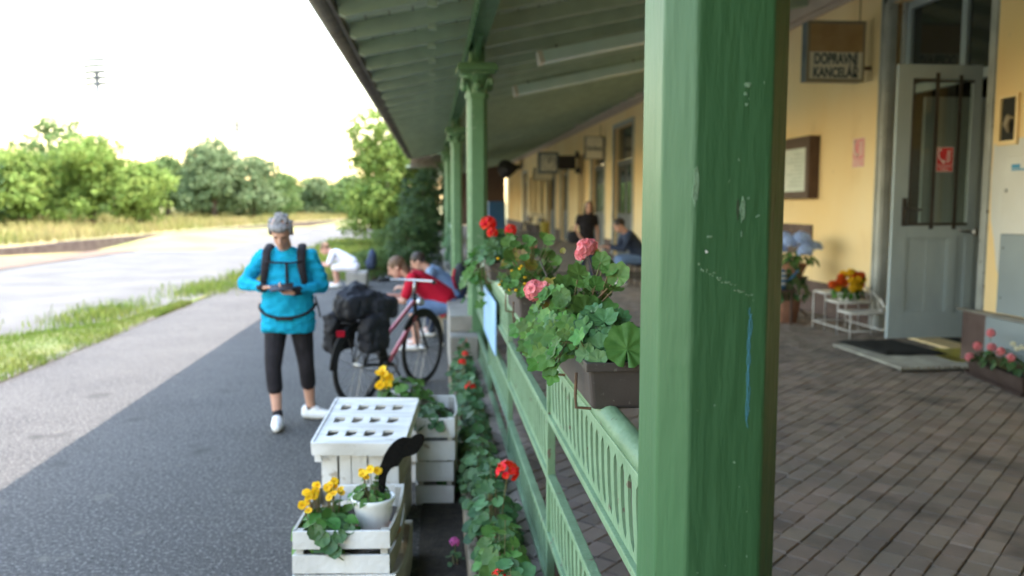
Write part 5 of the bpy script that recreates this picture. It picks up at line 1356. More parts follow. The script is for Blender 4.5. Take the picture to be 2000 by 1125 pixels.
# the standing cyclist with the phone
def cyclist():
    b = Vector((-1.13, 6.72, 0)); V = lambda x, y, z: b + Vector((x, y, z))
    t = thing('person', 'person in turquoise jersey and black leggings standing and looking at a phone', 'person', b)
    body = MB()
    hc = V(-.02, -.10, 1.53); P_, rm = head(body, hc, (0.02, -1, -.72), (0, -.6, 1), 1.06)
    chain(body, [(V(-.01, .02, 1.36), .06), (V(-.018, -.05, 1.47), .055)])
    ux, uy = (1, 0, 0), (0, 1, 0)
    secs = [(V(0, .01, .80), .15, .11, ux, uy), (V(0, .0, .95), .16, .12, ux, uy), (V(0, .0, 1.15), .15, .10, ux, uy), (V(0, .02, 1.30), .155, .09, ux, uy), (V(0, .025, 1.38), .09, .06, ux, uy)]
    loft(body, secs)
    aL = [V(-.185, .02, 1.335), V(-.335, .02, 1.125), V(-.13, -.235, 1.115)]; aR = [V(.18, .02, 1.335), V(.27, .03, 1.10), V(.085, -.24, 1.085)]
    for A in (aL, aR): chain(body, [(A[0], .045), (A[1], .036), (A[2], .025)])
    hand(body, V(-.125, -.24, 1.118), (.96, -.22, .02), (0, -.1, -1), 1, .35, 1)
    hand(body, V(.085, -.245, 1.08), (-.96, -.2, .12), (0, -.4, .9), 1, .8, 1)
    lL = [V(-.09, 0, .86), V(-.115, -.07, .47), V(-.085, -.10, .09)]; lR = [V(.09, 0, .86), V(.125, .03, .47), V(.135, .16, .09)]
    for A in (lL, lR):
        chain(body, [(A[0], .075), (A[1], .045)])
        mid = A[1].lerp(A[2], .35) + Vector((0, .015, 0)); chain(body, [(A[1], .046), (mid, .052), (A[2], .034)])
    chain(body, [(lL[2], .034), (V(-.07, -.23, .05), .03)]); chain(body, [(lR[2], .034), (V(.235, .12, .05), .03)])
    remesh(body, 'body', 'skintan', t, .007, 5)
    eyes(P_, rm, t)
    sh = MB()
    secs = [(V(0, .01, .745), .205, .15, ux, uy), (V(0, .0, .80), .212, .158, ux, uy), (V(0, -.012, .92), .205, .165, ux, uy), (V(0, -.01, 1.08), .192, .148, ux, uy), (V(0, .0, 1.22), .185, .125, ux, uy), (V(0, .015, 1.32), .175, .105, ux, uy), (V(0, .022, 1.385), .11, .078, ux, uy), (V(-.003, .015, 1.415), .072, .066, ux, uy)]
    loft(sh, secs, 26)
    for A, e_ in ((aL, .055), (aR, .055)):
        chain(sh, [(A[0], .068), (A[0].lerp(A[1], .6), .058), (A[1], .05)]); chain(sh, [(A[1], .05), (A[1].lerp(A[2], .5), .045), (A[1].lerp(A[2], .88), .034)])
    o = remesh(sh, 'jersey', 'turq', t, .009, 4)
    for v in o.data.vertices:
        c_ = v.co; v.co = c_ + v.normal * (.013 * noise.noise(Vector((c_.x * 9, c_.y * 9, c_.z * 22))) + .010 * noise.noise(Vector((c_.x * 26 + c_.z * 14, c_.y * 20, c_.z * 30))))
    tr = MB()
    loft(tr, [(V(0, .01, .98), .16, .12, ux, uy), (V(0, .012, .84), .175, .13, ux, uy), (V(0, .012, .77), .16, .12, ux, uy)], 22)
    for A in (lL, lR):
        e_ = A[1].lerp(A[2], .40)
        chain(tr, [(A[0] + Vector((0, .01, -.03)), .098), (A[0].lerp(A[1], .5), .082), (A[1], .064)]); chain(tr, [(A[1], .064), (e_, .062)])
    remesh(tr, 'leggings', 'blackfab', t, .009, 3)
    for A, toe in ((lL, V(-.065, -.27, .045)), (lR, V(.27, .11, .045))):
        s_ = MB(); heel = Vector((A[2].x, A[2].y, .045)) - (toe - Vector((A[2].x, A[2].y, .045))).normalized() * .04
        cap(s_, heel, .045, heel.lerp(toe, .6) + Vector((0, 0, .0)), .048); cap(s_, heel.lerp(toe, .6), .048, toe, .036); cap(s_, heel + Vector((0, 0, .03)), .042, heel.lerp(toe, .45) + Vector((0, 0, .025)), .042)
        s_.v = [(p[0], p[1], max(p[2], .004)) for p in s_.v]
        remesh(s_, 'shoe', 'shoe', t, .008, 3)
        s2 = MB(); cap(s2, A[2] + Vector((0, 0, -.01)), .04, A[2] + Vector((0, 0, .03)), .04); build(s2, 'sock', 'blackfab', t, True)
    hr = MB()
    hr.ell(P_(0, -.02, .04), (.080, .097, .084), rm, 22, 14)
    hr.ell(P_(0, -.065, -.02), (.072, .05, .07), rm); hr.ell(P_(0, .05, .075), (.070, .05, .036), rm)
    for sg in (-1, 1): hr.ell(P_(sg * .072, .005, .03), (.018, .05, .05), rm)
    for i in range(60):
        a, e = rnd(0, 2 * pi), rnd(.1, 1.5)
        if cos(a) * cos(e) > .2 and e < .75: continue
        d_ = Vector((sin(a) * cos(e), cos(a) * cos(e), sin(e)))
        q_ = P_(.082 * d_.x, -.02 + .098 * d_.y, .04 + .09 * d_.z); hr.ell(q_, (.014, .014, .012), None, 8, 5)
    remesh(hr, 'hair', 'hairgrey', t, .006, 1)
    st_ = MB()
    for A in ((-.135,), (.125,)):
        x = A[0]; st_.tube([V(x * .85, .10, 1.38), V(x * .95, .02, 1.425), V(x, -.08, 1.385), V(x * 1.04, -.128, 1.27), V(x * 1.2, -.115, 1.14), V(x * 1.5, -.02, 1.08)], [.03, .034, .034, .032, .026, .016], 8, flat=.45)
    for A in (aL, aR):
        cuff = MB(); cap(cuff, A[1].lerp(A[2], .84), .038, A[1].lerp(A[2], .97), .034); build(cuff, 'cuff', 'blackfab', t, True)
    ph = thing('phone', 'black phone held in both hands by the turquoise clad person', 'phone', V(0, -.3, 1.1))
    m_ = MB(); m_.box(V(.01, -.305, 1.125), (.17, .085, .012), Euler((R(28), R(-6), R(6))).to_matrix(), .004); build(m_, 'handset', 'phone', ph)
    bp = thing('backpack', 'dark backpack on the back of the turquoise clad person', 'backpack', V(0, .2, .9))
    m_ = MB(); m_.ell(V(0, .22, 1.14), (.15, .09, .25), None, 18, 12); m_.ell(V(0, .25, 1.0), (.13, .08, .14), None, 16, 10); remesh(m_, 'bag', 'bagfab', bp, .012, 4)
    build(st_, 'shoulder_strap', 'blackfab', bp, True)
    m_ = MB(); m_.tube([V(-.135, -.128, 1.305), V(-.06, -.135, 1.298), V(.02, -.137, 1.296), V(.07, -.134, 1.298), V(.13, -.125, 1.305)], .013, 6, flat=.6); m_.tube([V(.02, -.138, 1.298), V(.022, -.15, 1.2), V(.025, -.163, 1.12)], .011, 6); build(m_, 'chest_strap', 'blackfab', bp, True)
    m_ = MB(); pts = []
    for i in range(15):
        q = pi * (1 + i / 14.0); pts.append(V(.212 * cos(q), .17 * sin(q) - .012, .965 - .09 * sin(pi * i / 14)))
    m_.tube(pts, .012, 6); m_.box(V(0, -.185, .873), (.13, .02, .03), None, .006); build(m_, 'waist_strap', 'blackfab', bp, True)
    m_ = MB(); m_.tube([V(.205, .02, 1.02), V(.235, .0, .93), V(.25, -.02, .86)], .007, 5); build(m_, 'strap_end', 'blackfab', bp, True)
cyclist()

# seated figures bending forward; local frame: faces -X, seat under the hips
def sitter(b, label, top, legs, hair, skin, sc=1.0, lean=.95, bare=False, longhair=False, rz=0.0, seat=.43, phone=False):
    t = thing('person', label, 'person', b, None, rz)
    V = lambda x, y, z: Vector((x, y, z)) * sc
    hip = V(0, 0, seat + .09)
    d = Vector((-sin(lean), 0, cos(lean)))             # spine direction
    nf = Vector((-cos(lean), 0, -sin(lean)))           # chest normal
    sh = hip + d * .50 * sc; nk = hip + d * .58 * sc; hc = hip + d * .70 * sc + nf * .03 * sc
    body = MB(); hf = (Vector((-1, 0, -.55))); P_, rm = head(body, hc, hf, d + Vector((0, 0, .6)), sc)
    chain(body, [(sh, .06 * sc), (hc - d * .03, .05 * sc)])
    side = Vector((0, 1, 0))
    loft(body, [(hip, .15 * sc, .10 * sc, side, nf), (hip + d * .25 * sc, .14 * sc, .10 * sc, side, nf), (sh, .14 * sc, .08 * sc, side, nf)])
    arms = []; lg = []
    for sg in (-1, 1):
        s_ = sh + side * .19 * sg * sc; e_ = s_ + V(-.10, .03 * sg, -.25); w_ = e_ + V(-.25, -.10 * sg, .0 + .03)
        chain(body, [(s_, .045 * sc), (e_, .036 * sc), (w_, .026 * sc)]); hand(body, w_, (-1, -.25 * sg, .1), (0, 0, 1 if phone else -1), sc, .5, sg)
        arms.append((s_, e_, w_))
        h_ = hip + side * .09 * sg * sc + V(0, 0, -.02); k_ = h_ + V(-.40, .06 * sg, -.01); f_ = Vector((k_.x + .04 * sc, k_.y, .09 * sc))
        chain(body, [(h_, .08 * sc), (k_, .052 * sc)]); chain(body, [(k_, .052 * sc), (k_.lerp(f_, .35), .052 * sc), (f_, .034 * sc), (f_ + V(-.12, 0, -.04), .03 * sc)])
        lg.append((h_, k_, f_))
    def ob(mb, n, m_, vox, it):
        o = build(mb, n, m_, t, True, local=True)
        r_ = o.modifiers.new('r', 'REMESH'); r_.mode = 'VOXEL'; r_.voxel_size = vox; r_.use_smooth_shade = True
        s_ = o.modifiers.new('s', 'SMOOTH'); s_.iterations = it
        dg = bpy.context.evaluated_depsgraph_get(); me = bpy.data.meshes.new_from_object(o.evaluated_get(dg)); o.modifiers.clear(); o.data = me
        if not me.materials: me.materials.append(M[m_])
        for p in me.polygons: p.use_smooth = True
    ob(body, 'body', skin, .009, 4)
    sb = MB()
    loft(sb, [(hip + V(0, 0, -.06), .18 * sc, .14 * sc, side, nf), (hip + d * .06 * sc, .19 * sc, .15 * sc, side, nf), (hip + d * .28 * sc, .18 * sc, .135 * sc, side, nf), (hip + d * .45 * sc, .19 * sc, .115 * sc, side, nf), (hip + d * .54 * sc, .12 * sc, .08 * sc, side, nf)], 22)
    for s_, e_, w_ in arms:
        chain(sb, [(s_, .068 * sc), (s_.lerp(e_, .75 if bare else 1), .056 * sc)])
        if not bare: chain(sb, [(e_, .055 * sc), (e_.lerp(w_, .8), .04 * sc)])
    ob(sb, 'shirt', top, .012, 3)
    tb = MB()
    for h_, k_, f_ in lg:
        chain(tb, [(h_, .105 * sc), (k_, .075 * sc)])
        if not bare: chain(tb, [(k_, .075 * sc), (f_, .055 * sc)])
    chain(tb, [(lg[0][0], .105 * sc), (lg[1][0], .105 * sc)])
    ob(tb, 'trousers', legs, .012, 3)
    for h_, k_, f_ in lg:
        s_ = MB(); cap(s_, Vector((f_.x + .02, f_.y, .05 * sc)), .046 * sc, Vector((f_.x - .17 * sc, f_.y, .042 * sc)), .038 * sc); ob(s_, 'shoe', 'shoe', .012, 2)
    hr = MB(); hr.ell(P_(0, -.02, .04), (.084 * sc, .10 * sc, .09 * sc), rm, 18, 12)
    if longhair: hr.ell(P_(0, -.08, -.06), (.07 * sc, .045 * sc, .12 * sc), rm)
    ob(hr, 'hair', hair, .010, 2)
    return t, arms
t, a_ = sitter((.20, 10.15, 0), 'person in red top bending forward on the blue bench with a phone', 'redfab', 'denim', 'hairbr', 'skin', 1.08, .92, bare=True, longhair=True, seat=.42, phone=True)
w_ = (a_[0][2] + a_[1][2]) / 2 + Vector((.20 - .12, 10.15, .03))
ph = thing('phone', 'dark phone in the hands of the person in red', 'phone', w_)
m_ = MB(); m_.box((w_[0], w_[1], w_[2]), (.10, .15, .012), Euler((0, R(-30), 0)).to_matrix(), .003); build(m_, 'handset', 'phone', ph)
sitter((.34, 11.15, 0), 'person in pale denim shirt crouched forward behind the person in red', 'denimpale', 'navyfab', 'hairdk', 'skintan', 1.0, .80, seat=.43)
sitter((-1.62, 17.9, 0), 'small far person in white sitting bent forward on the grass edge', 'whitefab', 'whitefab', 'hairbr', 'skin', 1.0, 1.0, bare=True, seat=.36)
t = thing('low_bench', 'low grey stone under the far person in white', 'stone seat', (-1.6, 17.9, 0))
m_ = MB(); m_.bb(-1.78, -1.35, 17.6, 18.2, -.03, .335, .04); build(m_, 'block', 'concrete', t)
bp = thing('backpack', 'dark backpack leaning behind the far person in white', 'backpack', (-1.32, 17.9, .34))
m_ = MB(); m_.ell((-1.25, 17.9, .58), (.10, .17, .22), None, 14, 10); m_.ell((-1.33, 17.9, .48), (.07, .13, .13)); remesh(m_, 'bag', 'navyfab', bp, .02, 3)
# blue bench
t = thing('bench', 'blue slatted bench with pale end under the people by the steps', 'bench', (.3, 10.9, 0))
for k in range(4):
    m_ = MB(); m_.bb(.06 + .11 * k, .06 + .11 * k + .09, 10.28, 12.1, .385, .41, .004); build(m_, 'seat_slat', 'blueslat', t)
for k in range(4):
    m_ = MB(); z = .52 + .115 * k; m_.box((.52 + .03 * k, 11.2, z), (.022, 1.82, .095), Euler((0, R(14), 0)).to_matrix(), .004); build(m_, 'back_slat', 'blueslat', t)
for y in (10.36, 12.0):
    m_ = MB(); m_.bb(.06, .50, y - .03, y + .03, .33, .384); m_.bb(.08, .13, y - .03, y + .03, 0, .33); m_.bb(.45, .50, y - .03, y + .03, 0, .33); m_.tube([(.49, y, .40), (.62, y, .95)], .022, 6); build(m_, 'leg', 'benchconc', t)
bp = thing('backpack', 'black backpack with red straps worn behind the denim shirt', 'backpack', (.42, 10.95, .43))
m_ = MB(); m_.ell((.36, 10.86, .80), (.10, .14, .19), None, 14, 10); m_.ell((.40, 10.82, .68), (.08, .12, .12)); remesh(m_, 'bag', 'bagfab', bp, .015, 3)
m_ = MB(); m_.tube([(.28, 10.74, .92), (.26, 10.72, .8), (.3, 10.73, .66)], .016, 6); build(m_, 'strap', 'redfab', bp, True)

# standing woman far along the veranda and the man on the seat behind the column
def woman():
    b = Vector((3.08, 16.7, ZF)); V = lambda x, y, z: b + Vector((x, y, z))
    t = thing('person', 'woman in black top with long dark hair standing before a dark door', 'person', b)
    body = MB(); P_, rm = head(body, V(.04, -.02, 1.47), (-.2, -1, -.2), (0, 0, 1))
    chain(body, [(V(.03, .02, 1.30), .05), (V(.04, 0, 1.42), .045)])
    ux, uy = (1, 0, 0), (0, 1, 0)
    loft(body, [(V(0, 0, .80), .14, .10, ux, uy), (V(0, 0, 1.0), .12, .085, ux, uy), (V(0, 0, 1.18), .13, .09, ux, uy), (V(.02, .01, 1.32), .10, .06, ux, uy)])
    aL = [V(-.15, 0, 1.27), V(-.235, -.02, 1.02), V(-.12, -.14, .84)]; aR = [V(.17, 0, 1.27), V(.22, .02, 1.0), V(.21, -.05, .78)]
    for A in (aL, aR): chain(body, [(A[0], .04), (A[1], .032), (A[2], .022)])
    hand(body, aL[2], (.7, -.3, -.6), (0, -.5, -.5), .92, .5, 1); hand(body, aR[2], (0, -.1, -1), (-1, 0, 0), .92, .4, 1)
    lg = [[V(-.08, 0, .82), V(-.085, -.02, .44), V(-.08, .02, .08)], [V(.08, 0, .82), V(.10, -.06, .44), V(.12, -.0, .08)]]
    for A in lg: chain(body, [(A[0], .07), (A[1], .046), (A[2], .034), (A[2] + Vector((0, -.13, -.035)), .028)])
    remesh(body, 'body', 'skintan', t, .009, 4); eyes(P_, rm, t)
    s_ = MB(); loft(s_, [(V(0, 0, .84), .17, .12, ux, uy), (V(0, 0, .98), .15, .11, ux, uy), (V(0, -.01, 1.16), .165, .12, ux, uy), (V(.01, .0, 1.28), .16, .09, ux, uy), (V(.02, .01, 1.34), .085, .06, ux, uy)], 22)
    for A in (aL, aR): chain(s_, [(A[0], .06), (A[0].lerp(A[1], .45), .052)])
    remesh(s_, 'top', 'blackfab', t, .012, 3)
    s_ = MB(); chain(s_, [(lg[0][0], .098), (lg[1][0], .098)])
    for A in lg: chain(s_, [(A[0], .10), (A[1], .07), (A[2], .05)])
    remesh(s_, 'jeans', 'navyfab', t, .012, 3)
    for A in lg:
        s_ = MB(); c_ = Vector((A[2].x, A[2].y, ZF + .045)); cap(s_, c_, .042, c_ + Vector((0, -.16, -.006)), .036); s_.v = [(p[0], p[1], max(p[2], ZF + .004)) for p in s_.v]; remesh(s_, 'shoe', 'blackfab', t, .012, 2)
    s_ = MB(); s_.ell(P_(0, -.02, .03), (.085, .10, .095), rm, 18, 12); s_.ell(P_(.0, -.07, -.1), (.085, .05, .16), rm); s_.ell(P_(-.075, .0, -.08), (.02, .05, .13), rm); s_.ell(P_(.075, .0, -.08), (.02, .05, .13), rm)
    remesh(s_, 'hair', 'hairdk', t, .011, 2)
    hb = thing('handbag', 'black handbag hanging at the elbow of the woman in black', 'handbag', V(-.27, -.05, .8))
    s_ = MB(); s_.ell(V(-.27, -.04, .88), (.14, .07, .13), None, 16, 10); remesh(s_, 'bag', 'bagfab', hb, .014, 2)
    s_ = MB(); s_.tube([V(-.36, -.04, .97), V(-.30, -.03, 1.08), V(-.22, -.03, 1.06), V(-.18, -.04, .96)], .009, 6); build(s_, 'strap', 'blackfab', hb, True)
woman()
sitter((3.95, 15.6, ZF), 'man in navy sitting bent forward, mostly hidden behind the near column', 'navyfab', 'denim', 'hairdk', 'skin', 1.08, .6, bare=False, seat=.40)
t = thing('chair', 'dark metal chair of the man in navy behind the column', 'chair', (4.0, 15.6, ZF))
m_ = MB(); m_.bb(3.78, 4.2, 15.35, 15.85, ZF + .37, ZF + .395, .006); build(m_, 'seat', 'iron', t)
m_ = MB(); m_.bb(4.2, 4.225, 15.35, 15.85, ZF + .5, ZF + .85, .006); build(m_, 'backrest', 'iron', t)
for x, y in ((3.8, 15.37), (3.8, 15.83), (4.19, 15.37), (4.19, 15.83)):
    m_ = MB(); m_.tube([(x, y, ZF + .003), (x, y, ZF + .37)], .012, 6)
    if x > 4: m_.tube([(x, y, ZF + .37), (x + .02, y, ZF + .6)], .012, 6)
    build(m_, 'leg', 'iron', t)
# blue cabinet and benches far down the veranda
t = thing('blue_cabinet', 'tall blue metal cabinet at the far end of the veranda', 'cabinet', (3.4, 44.5, ZF))
m_ = MB(); m_.bb(2.95, 3.85, 44.2, 45.0, ZF + .05, 1.85, .02); build(m_, 'body', 'bluebox', t)
m_ = MB(); m_.bb(3.0, 3.39, 44.17, 44.198, ZF + .1, 1.8); m_.bb(3.41, 3.8, 44.17, 44.198, ZF + .1, 1.8); build(m_, 'door', 'bluebox', t)
def vbench(x, y, label):
    t = thing('bench', label, 'bench', (x, y, ZF), 'dark benches along the station wall')
    m_ = MB(); m_.bb(x - .2, x + .2, y - .8, y + .8, ZF + .42, ZF + .46, .006); build(m_, 'seat', 'woodbrown', t)
    m_ = MB(); m_.bb(x + .2, x + .235, y - .8, y + .8, ZF + .55, ZF + .85, .006); build(m_, 'backrest', 'woodbrown', t)
    for sy in (-.7, .7):
        m_ = MB(); m_.bb(x - .18, x - .13, y + sy - .03, y + sy + .03, ZF + .002, ZF + .42); m_.bb(x + .15, x + .235, y + sy - .03, y + sy + .03, ZF + .002, ZF + .55); build(m_, 'leg', 'iron', t)
vbench(5.1, 41.4, 'dark wooden bench against the far wall, nearer one')
vbench(5.1, 46.6, 'dark wooden bench against the far wall, farther one')
t = thing('waste_bin', 'yellowish waste bin by the far wall pillar', 'waste bin', (4.9, 36.6, ZF))
m_ = MB(); m_.lathe([(0, .05), (.16, .05), (.2, .72), (.21, .74), (.17, .74), (0, .7)], (4.9, 36.6, ZF), 18); build(m_, 'bin', 'yellowpaint', t, True)
m_ = MB(); m_.tube([(4.9, 36.6, ZF), (4.9, 36.6, ZF + .06)], .1, 12); build(m_, 'foot', 'iron', t)

# ------------------------------------------------------------------ bicycle
def bicycle():
    A = Vector((-.64, 7.32, .35)); F = Vector((-.10, 8.17, .35)); d = (F - A); wb = d.length; d.z = 0; d.normalize(); s = Vector((d.y, -d.x, 0)); up = Vector((0, 0, 1))
    P = lambda x, y, z: A + d * x * (wb / 1.0) + s * y + up * (z - .35)
    t = thing('bicycle', 'touring bicycle with pink and pale frame parked on the asphalt', 'bicycle', (A.x, A.y, 0))
    for c_ in (A, F):
        m_ = MB(); m_.torus(c_, .333, .019, s, 44, 8); w = build(m_, 'wheel', 'rubber', t, True)
        m_ = MB(); m_.torus(c_, .308, .010, s, 44, 6); build(m_, 'rim', 'rubber', w, True)
        m_ = MB()
        for k in range(18):
            q = 2 * pi * k / 18; e = d * cos(q) + up * sin(q); e2 = d * cos(q + .3) + up * sin(q + .3)
            m_.tube([c_ + e2 * .02 + s * (.03 if k % 2 else -.03), c_ + e * .30], .0016, 4, False)
        build(m_, 'spokes', 'chrome', w)
        m_ = MB(); m_.tube([c_ - s * .05, c_ + s * .05], .022, 10); build(m_, 'hub', 'chrome', w, True)
        m_ = MB(); pts = [c_ + (d * cos(q) + up * sin(q)) * .37 for q in [R(a) for a in (range(-5, 190, 13) if c_ is A else range(0, 150, 12))]]
        m_.tube(pts, .022, 6, flat=.5); build(m_, 'mudguard', 'rubber', t, True)
    bb_ = P(.42, 0, .29); seat = P(.24, 0, .90); head_ = P(.86, 0, .84); headb = P(.89, 0, .68); tip = P(.27, 0, .80)
    m_ = MB()
    m_.tube([headb, bb_], .021, 8); m_.tube([head_ - up * .02, P(.35, 0, .52)], .019, 8)
    build(m_, 'frame', 'bikered', t, True)
    m_ = MB(); m_.tube([bb_, tip], .017, 8); 
    for sg in (-1, 1):
        m_.tube([bb_ + s * .03 * sg, A + s * .06 * sg], .009, 6); m_.tube([P(.30, 0, .66), A + s * .06 * sg], .008, 6)
    build(m_, 'rear_stays', 'rubber', t, True)
    m_ = MB(); m_.tube([head_ + up * .06, headb - up * .03], .021, 8)
    for sg in (-1, 1):
        m_.tube([headb - up * .04 + s * .03 * sg, F + s * .055 * sg], .012, 6)
    m_.tube([headb - up * .04 - s * .04, headb - up * .04 + s * .04], .016, 6)
    build(m_, 'fork', 'rubber', t, True)
    m_ = MB(); m_.tube([tip, seat], .013, 8); build(m_, 'seat_post', 'chrome', t, True)
    m_ = MB(); m_.ell(seat + up * .03 - d * .04, (.075, .13, .035), Matrix((s, d, up)).transposed(), 14, 8); m_.ell(seat + up * .025 + d * .1, (.025, .09, .025), Matrix((s, d, up)).transposed(), 12, 8); build(m_, 'saddle', 'rubber', t, True)
    m_ = MB(); st_ = head_ + up * .06; bar = P(.88, 0, 1.02)
    m_.tube([st_, bar], .014, 8); m_.tube([bar - s * .30 - d * .12, bar - s * .22 - d * .03, bar, bar + s * .22 - d * .03, bar + s * .30 - d * .12], .012, 8); build(m_, 'handlebar', 'chrome', t, True)
    m_ = MB()
    for sg in (-1, 1): m_.tube([bar + s * .25 * sg - d * .06, bar + s * .31 * sg - d * .16], .017, 8)
    build(m_, 'grip', 'rubber', t, True)
    m_ = MB(); m_.tube([P(-.16, -.06, .74), P(.25, -.06, .76)], .007, 6); m_.tube([P(-.16, .06, .74), P(.25, .06, .76)], .007, 6); m_.tube([P(-.16, -.06, .74), P(-.16, .06, .74)], .007, 6)
    for sg in (-1, 1): m_.tube([A + s * .06 * sg, P(-.05, .06 * sg, .74)], .006, 6); m_.tube([A + s * .06 * sg, P(.12, .06 * sg, .75)], .006, 6)
    build(m_, 'rack', 'rubber', t, True)
    m_ = MB(); m_.torus(bb_ + s * .05, .085, .006, s, 26, 6); m_.tube([bb_ - s * .06, bb_ + s * .07], .02, 8)
    m_.tube([bb_ + s * .07, bb_ + s * .075 + d * .1 - up * .14], .01, 6); m_.tube([bb_ - s * .06, bb_ - s * .065 - d * .1 + up * .14], .01, 6)
    for z in (.085, -.085): m_.tube([bb_ + s * .05 + up * z, A + s * .05 + up * z * .4], .005, 5)
    c = build(m_, 'crankset', 'iron', t, True)
    m_ = MB()
    for q, sg in ((bb_ + s * .075 + d * .1 - up * .14, 1), (bb_ - s * .065 - d * .1 + up * .14, -1)): m_.box(q + s * .05 * sg, (.09, .09, .022))
    build(m_, 'pedal', 'rubber', t)
    m_ = MB(); m_.tube([bb_ - d * .08, P(.30, -.16, .01)], .009, 6); build(m_, 'kickstand', 'iron', t, True)
    m_ = MB(); m_.box(P(-.24, 0, .66), (.07, .03, .05)); build(m_, 'reflector', 'redfab', t)
    m_ = MB(); m_.ell(P(.97, 0, .80), (.04, .05, .04)); build(m_, 'headlight', 'chrome', t, True)
    def bag(label, name, blobs, m='bagfab', vox=.016):
        b_ = thing(name, label, 'bag', blobs[0][0])
        m_ = MB(); r_ = Matrix((s, d, up)).transposed()
        for c_, rr_ in blobs: m_.box(c_, (rr_[0] * 1.75, rr_[1] * 1.75, rr_[2] * 1.95), r_ @ Euler((rnd(-.3, .3), rnd(-.3, .3), rnd(-.2, .2))).to_matrix(), min(rr_) * .5)
        o = remesh(m_, 'bag_body', m, b_, vox, 8)
        for v in o.data.vertices: v.co += v.normal * .018 * (noise.noise(v.co * 11) + .9 * noise.noise(v.co * 24))
        m_ = MB(); m_.tube([blobs[0][0] + up * blobs[0][1][2] - d * .1, blobs[0][0] + up * (blobs[0][1][2] + .03), blobs[0][0] + up * blobs[0][1][2] + d * .1], .01, 6); build(m_, 'carry_strap', 'blackfab', b_, True)
    bag('black pannier hanging on the left side of the bicycle rack', 'pannier_bag', [(P(-.04, -.16, .63), (.075, .17, .17)), (P(-.06, -.17, .75), (.085, .16, .06))])
    bag('black pannier hanging on the right side of the bicycle rack', 'pannier_bag', [(P(.02, .16, .64), (.075, .17, .16)), (P(.02, .15, .77), (.08, .16, .05))])
    bag('large black jacket bundle heaped on top of the bicycle rack', 'jacket_bundle', [(P(.0, .0, .88), (.17, .22, .11)), (P(-.03, -.04, .98), (.09, .15, .07)), (P(.16, .12, .84), (.10, .18, .10)), (P(.10, .02, .93), (.14, .16, .06))])
bicycle()

# ------------------------------------------------------------------ trees, shrubs, masts
def crown(mb, blobs, n, ls, seed):
    n = int(n * 2.0); ls = ls * .72
    r_ = random.Random(seed)
    tot = sum(b[1] * b[2] for b in blobs)
    for (c_, rx, rz) in blobs:
        k = int(n * rx * rz / tot); c_ = Vector(c_)
        ncl = max(6, k // 14)
        for _ in range(ncl):
            q = r_.uniform(0, 2 * pi); ct = r_.uniform(-.75, 1); st_ = sqrt(1 - ct * ct); rad = r_.uniform(.55, 1.06)
            p = c_ + Vector((rx * st_ * cos(q), rx * st_ * sin(q), rz * ct)) * rad
            cs = ls * r_.uniform(1.2, 2.6)
            out = (p - c_).normalized()
            for _ in range(14):
                g = Vector((r_.gauss(0, 1), r_.gauss(0, 1), r_.gauss(0, .7))) * cs * .55
                nn = (out + Vector((r_.uniform(-1, 1), r_.uniform(-1, 1), r_.uniform(-.6, 1)))).normalized()
                a = nn.orthogonal().normalized(); b = nn.cross(a); w = r_.uniform(0, 6); a2 = a * cos(w) + b * sin(w); b2 = nn.cross(a2)
                s_ = ls * r_.uniform(.5, 1.1); o_ = p + g
                mb.add([o_ - a2 * s_, o_ + b2 * s_ * .5 + nn * s_ * .15, o_ + a2 * s_, o_ - b2 * s_ * .5 + nn * s_ * .15], [(0, 1, 2, 3)])
def tree(x, y, z0, w, top, label, m, seed, n=3600, ls=.22, name='tree', group='trees beyond the platforms', low=.12, nb=9):
    r_ = random.Random(seed); h = top - z0
    t = thing(name, label, 'tree' if name == 'tree' else 'shrub', (x, y, z0), group)
    blobs = [((x, y, z0 + h * .62), w * .34, h * .30)]
    for i in range(nb):
        q = i * 2.4 + r_.uniform(-.4, .4); f = r_.uniform(.25, .62)
        zz = z0 + h * (r_.uniform(.12, .45) if i % 2 else r_.uniform(low + .3, .82)); k = 1 - .45 * max(0, (zz - z0) / h - .5)
        blobs.append(((x + w * .5 * f * cos(q) * k, y + w * .5 * f * sin(q) * k, zz), w * r_.uniform(.17, .27), h * r_.uniform(.12, .22)))
    blobs.append(((x + w * .03, y, z0 + h * .85), w * .18, h * .14))
    mb = MB(); crown(mb, blobs, n, ls, seed); 
    build(mb, 'crown', m, t)
    mb = MB(); mb.tube([(x, y, z0 - .1), (x + .05, y, z0 + h * .25), (x - .03, y, z0 + h * .55), (x + .04, y, z0 + h * .78)], [w * .035 + .03, w * .03 + .02, w * .018 + .01, .015], 9)
    for i in range(1, 6):
        c_ = Vector(blobs[i][0]); b_ = Vector((x, y, z0 + h * r_.uniform(.18, .4))); mb.tube([b_, b_.lerp(c_, .5) + Vector((0, 0, h * .03)), c_], [w * .018 + .01, w * .012 + .006, .008], 6)
    build(mb, 'trunk', 'bark', t, True)
    return t
tree(-20.6, 40, .6, 3.6, 4.2, 'dark blue green bush tree at the left picture edge', 'fol_dark', 1, 3000, .17, low=-.1)
tree(-19.8, 47, .6, 6.2, 6.5, 'tallest bright green tree, left of the floodlight mast', 'fol_mid', 2, 5200, .22, low=-.1, nb=12)
tree(-16.9, 44, .6, 5.6, 5.2, 'bright yellow green tree below the floodlight mast', 'fol_bright', 3, 5200, .21, low=-.15, nb=12)
tree(-19.3, 42, .6, 4.2, 4.3, 'light green bushy tree in front of the tallest one', 'fol_bright', 4, 4000, .19, low=-.15, nb=11)
tree(-14.2, 43, .6, 3.6, 3.85, 'low rounded lime green tree at the right of the bright clump', 'fol_bright', 5, 3400, .18, low=-.15, nb=10)
tree(-18.6, 62, .6, 5.0, 5.3, 'shadowy green tree in the gap between bright and grey clumps', 'fol_mid', 6, 3200, .24, low=-.1)
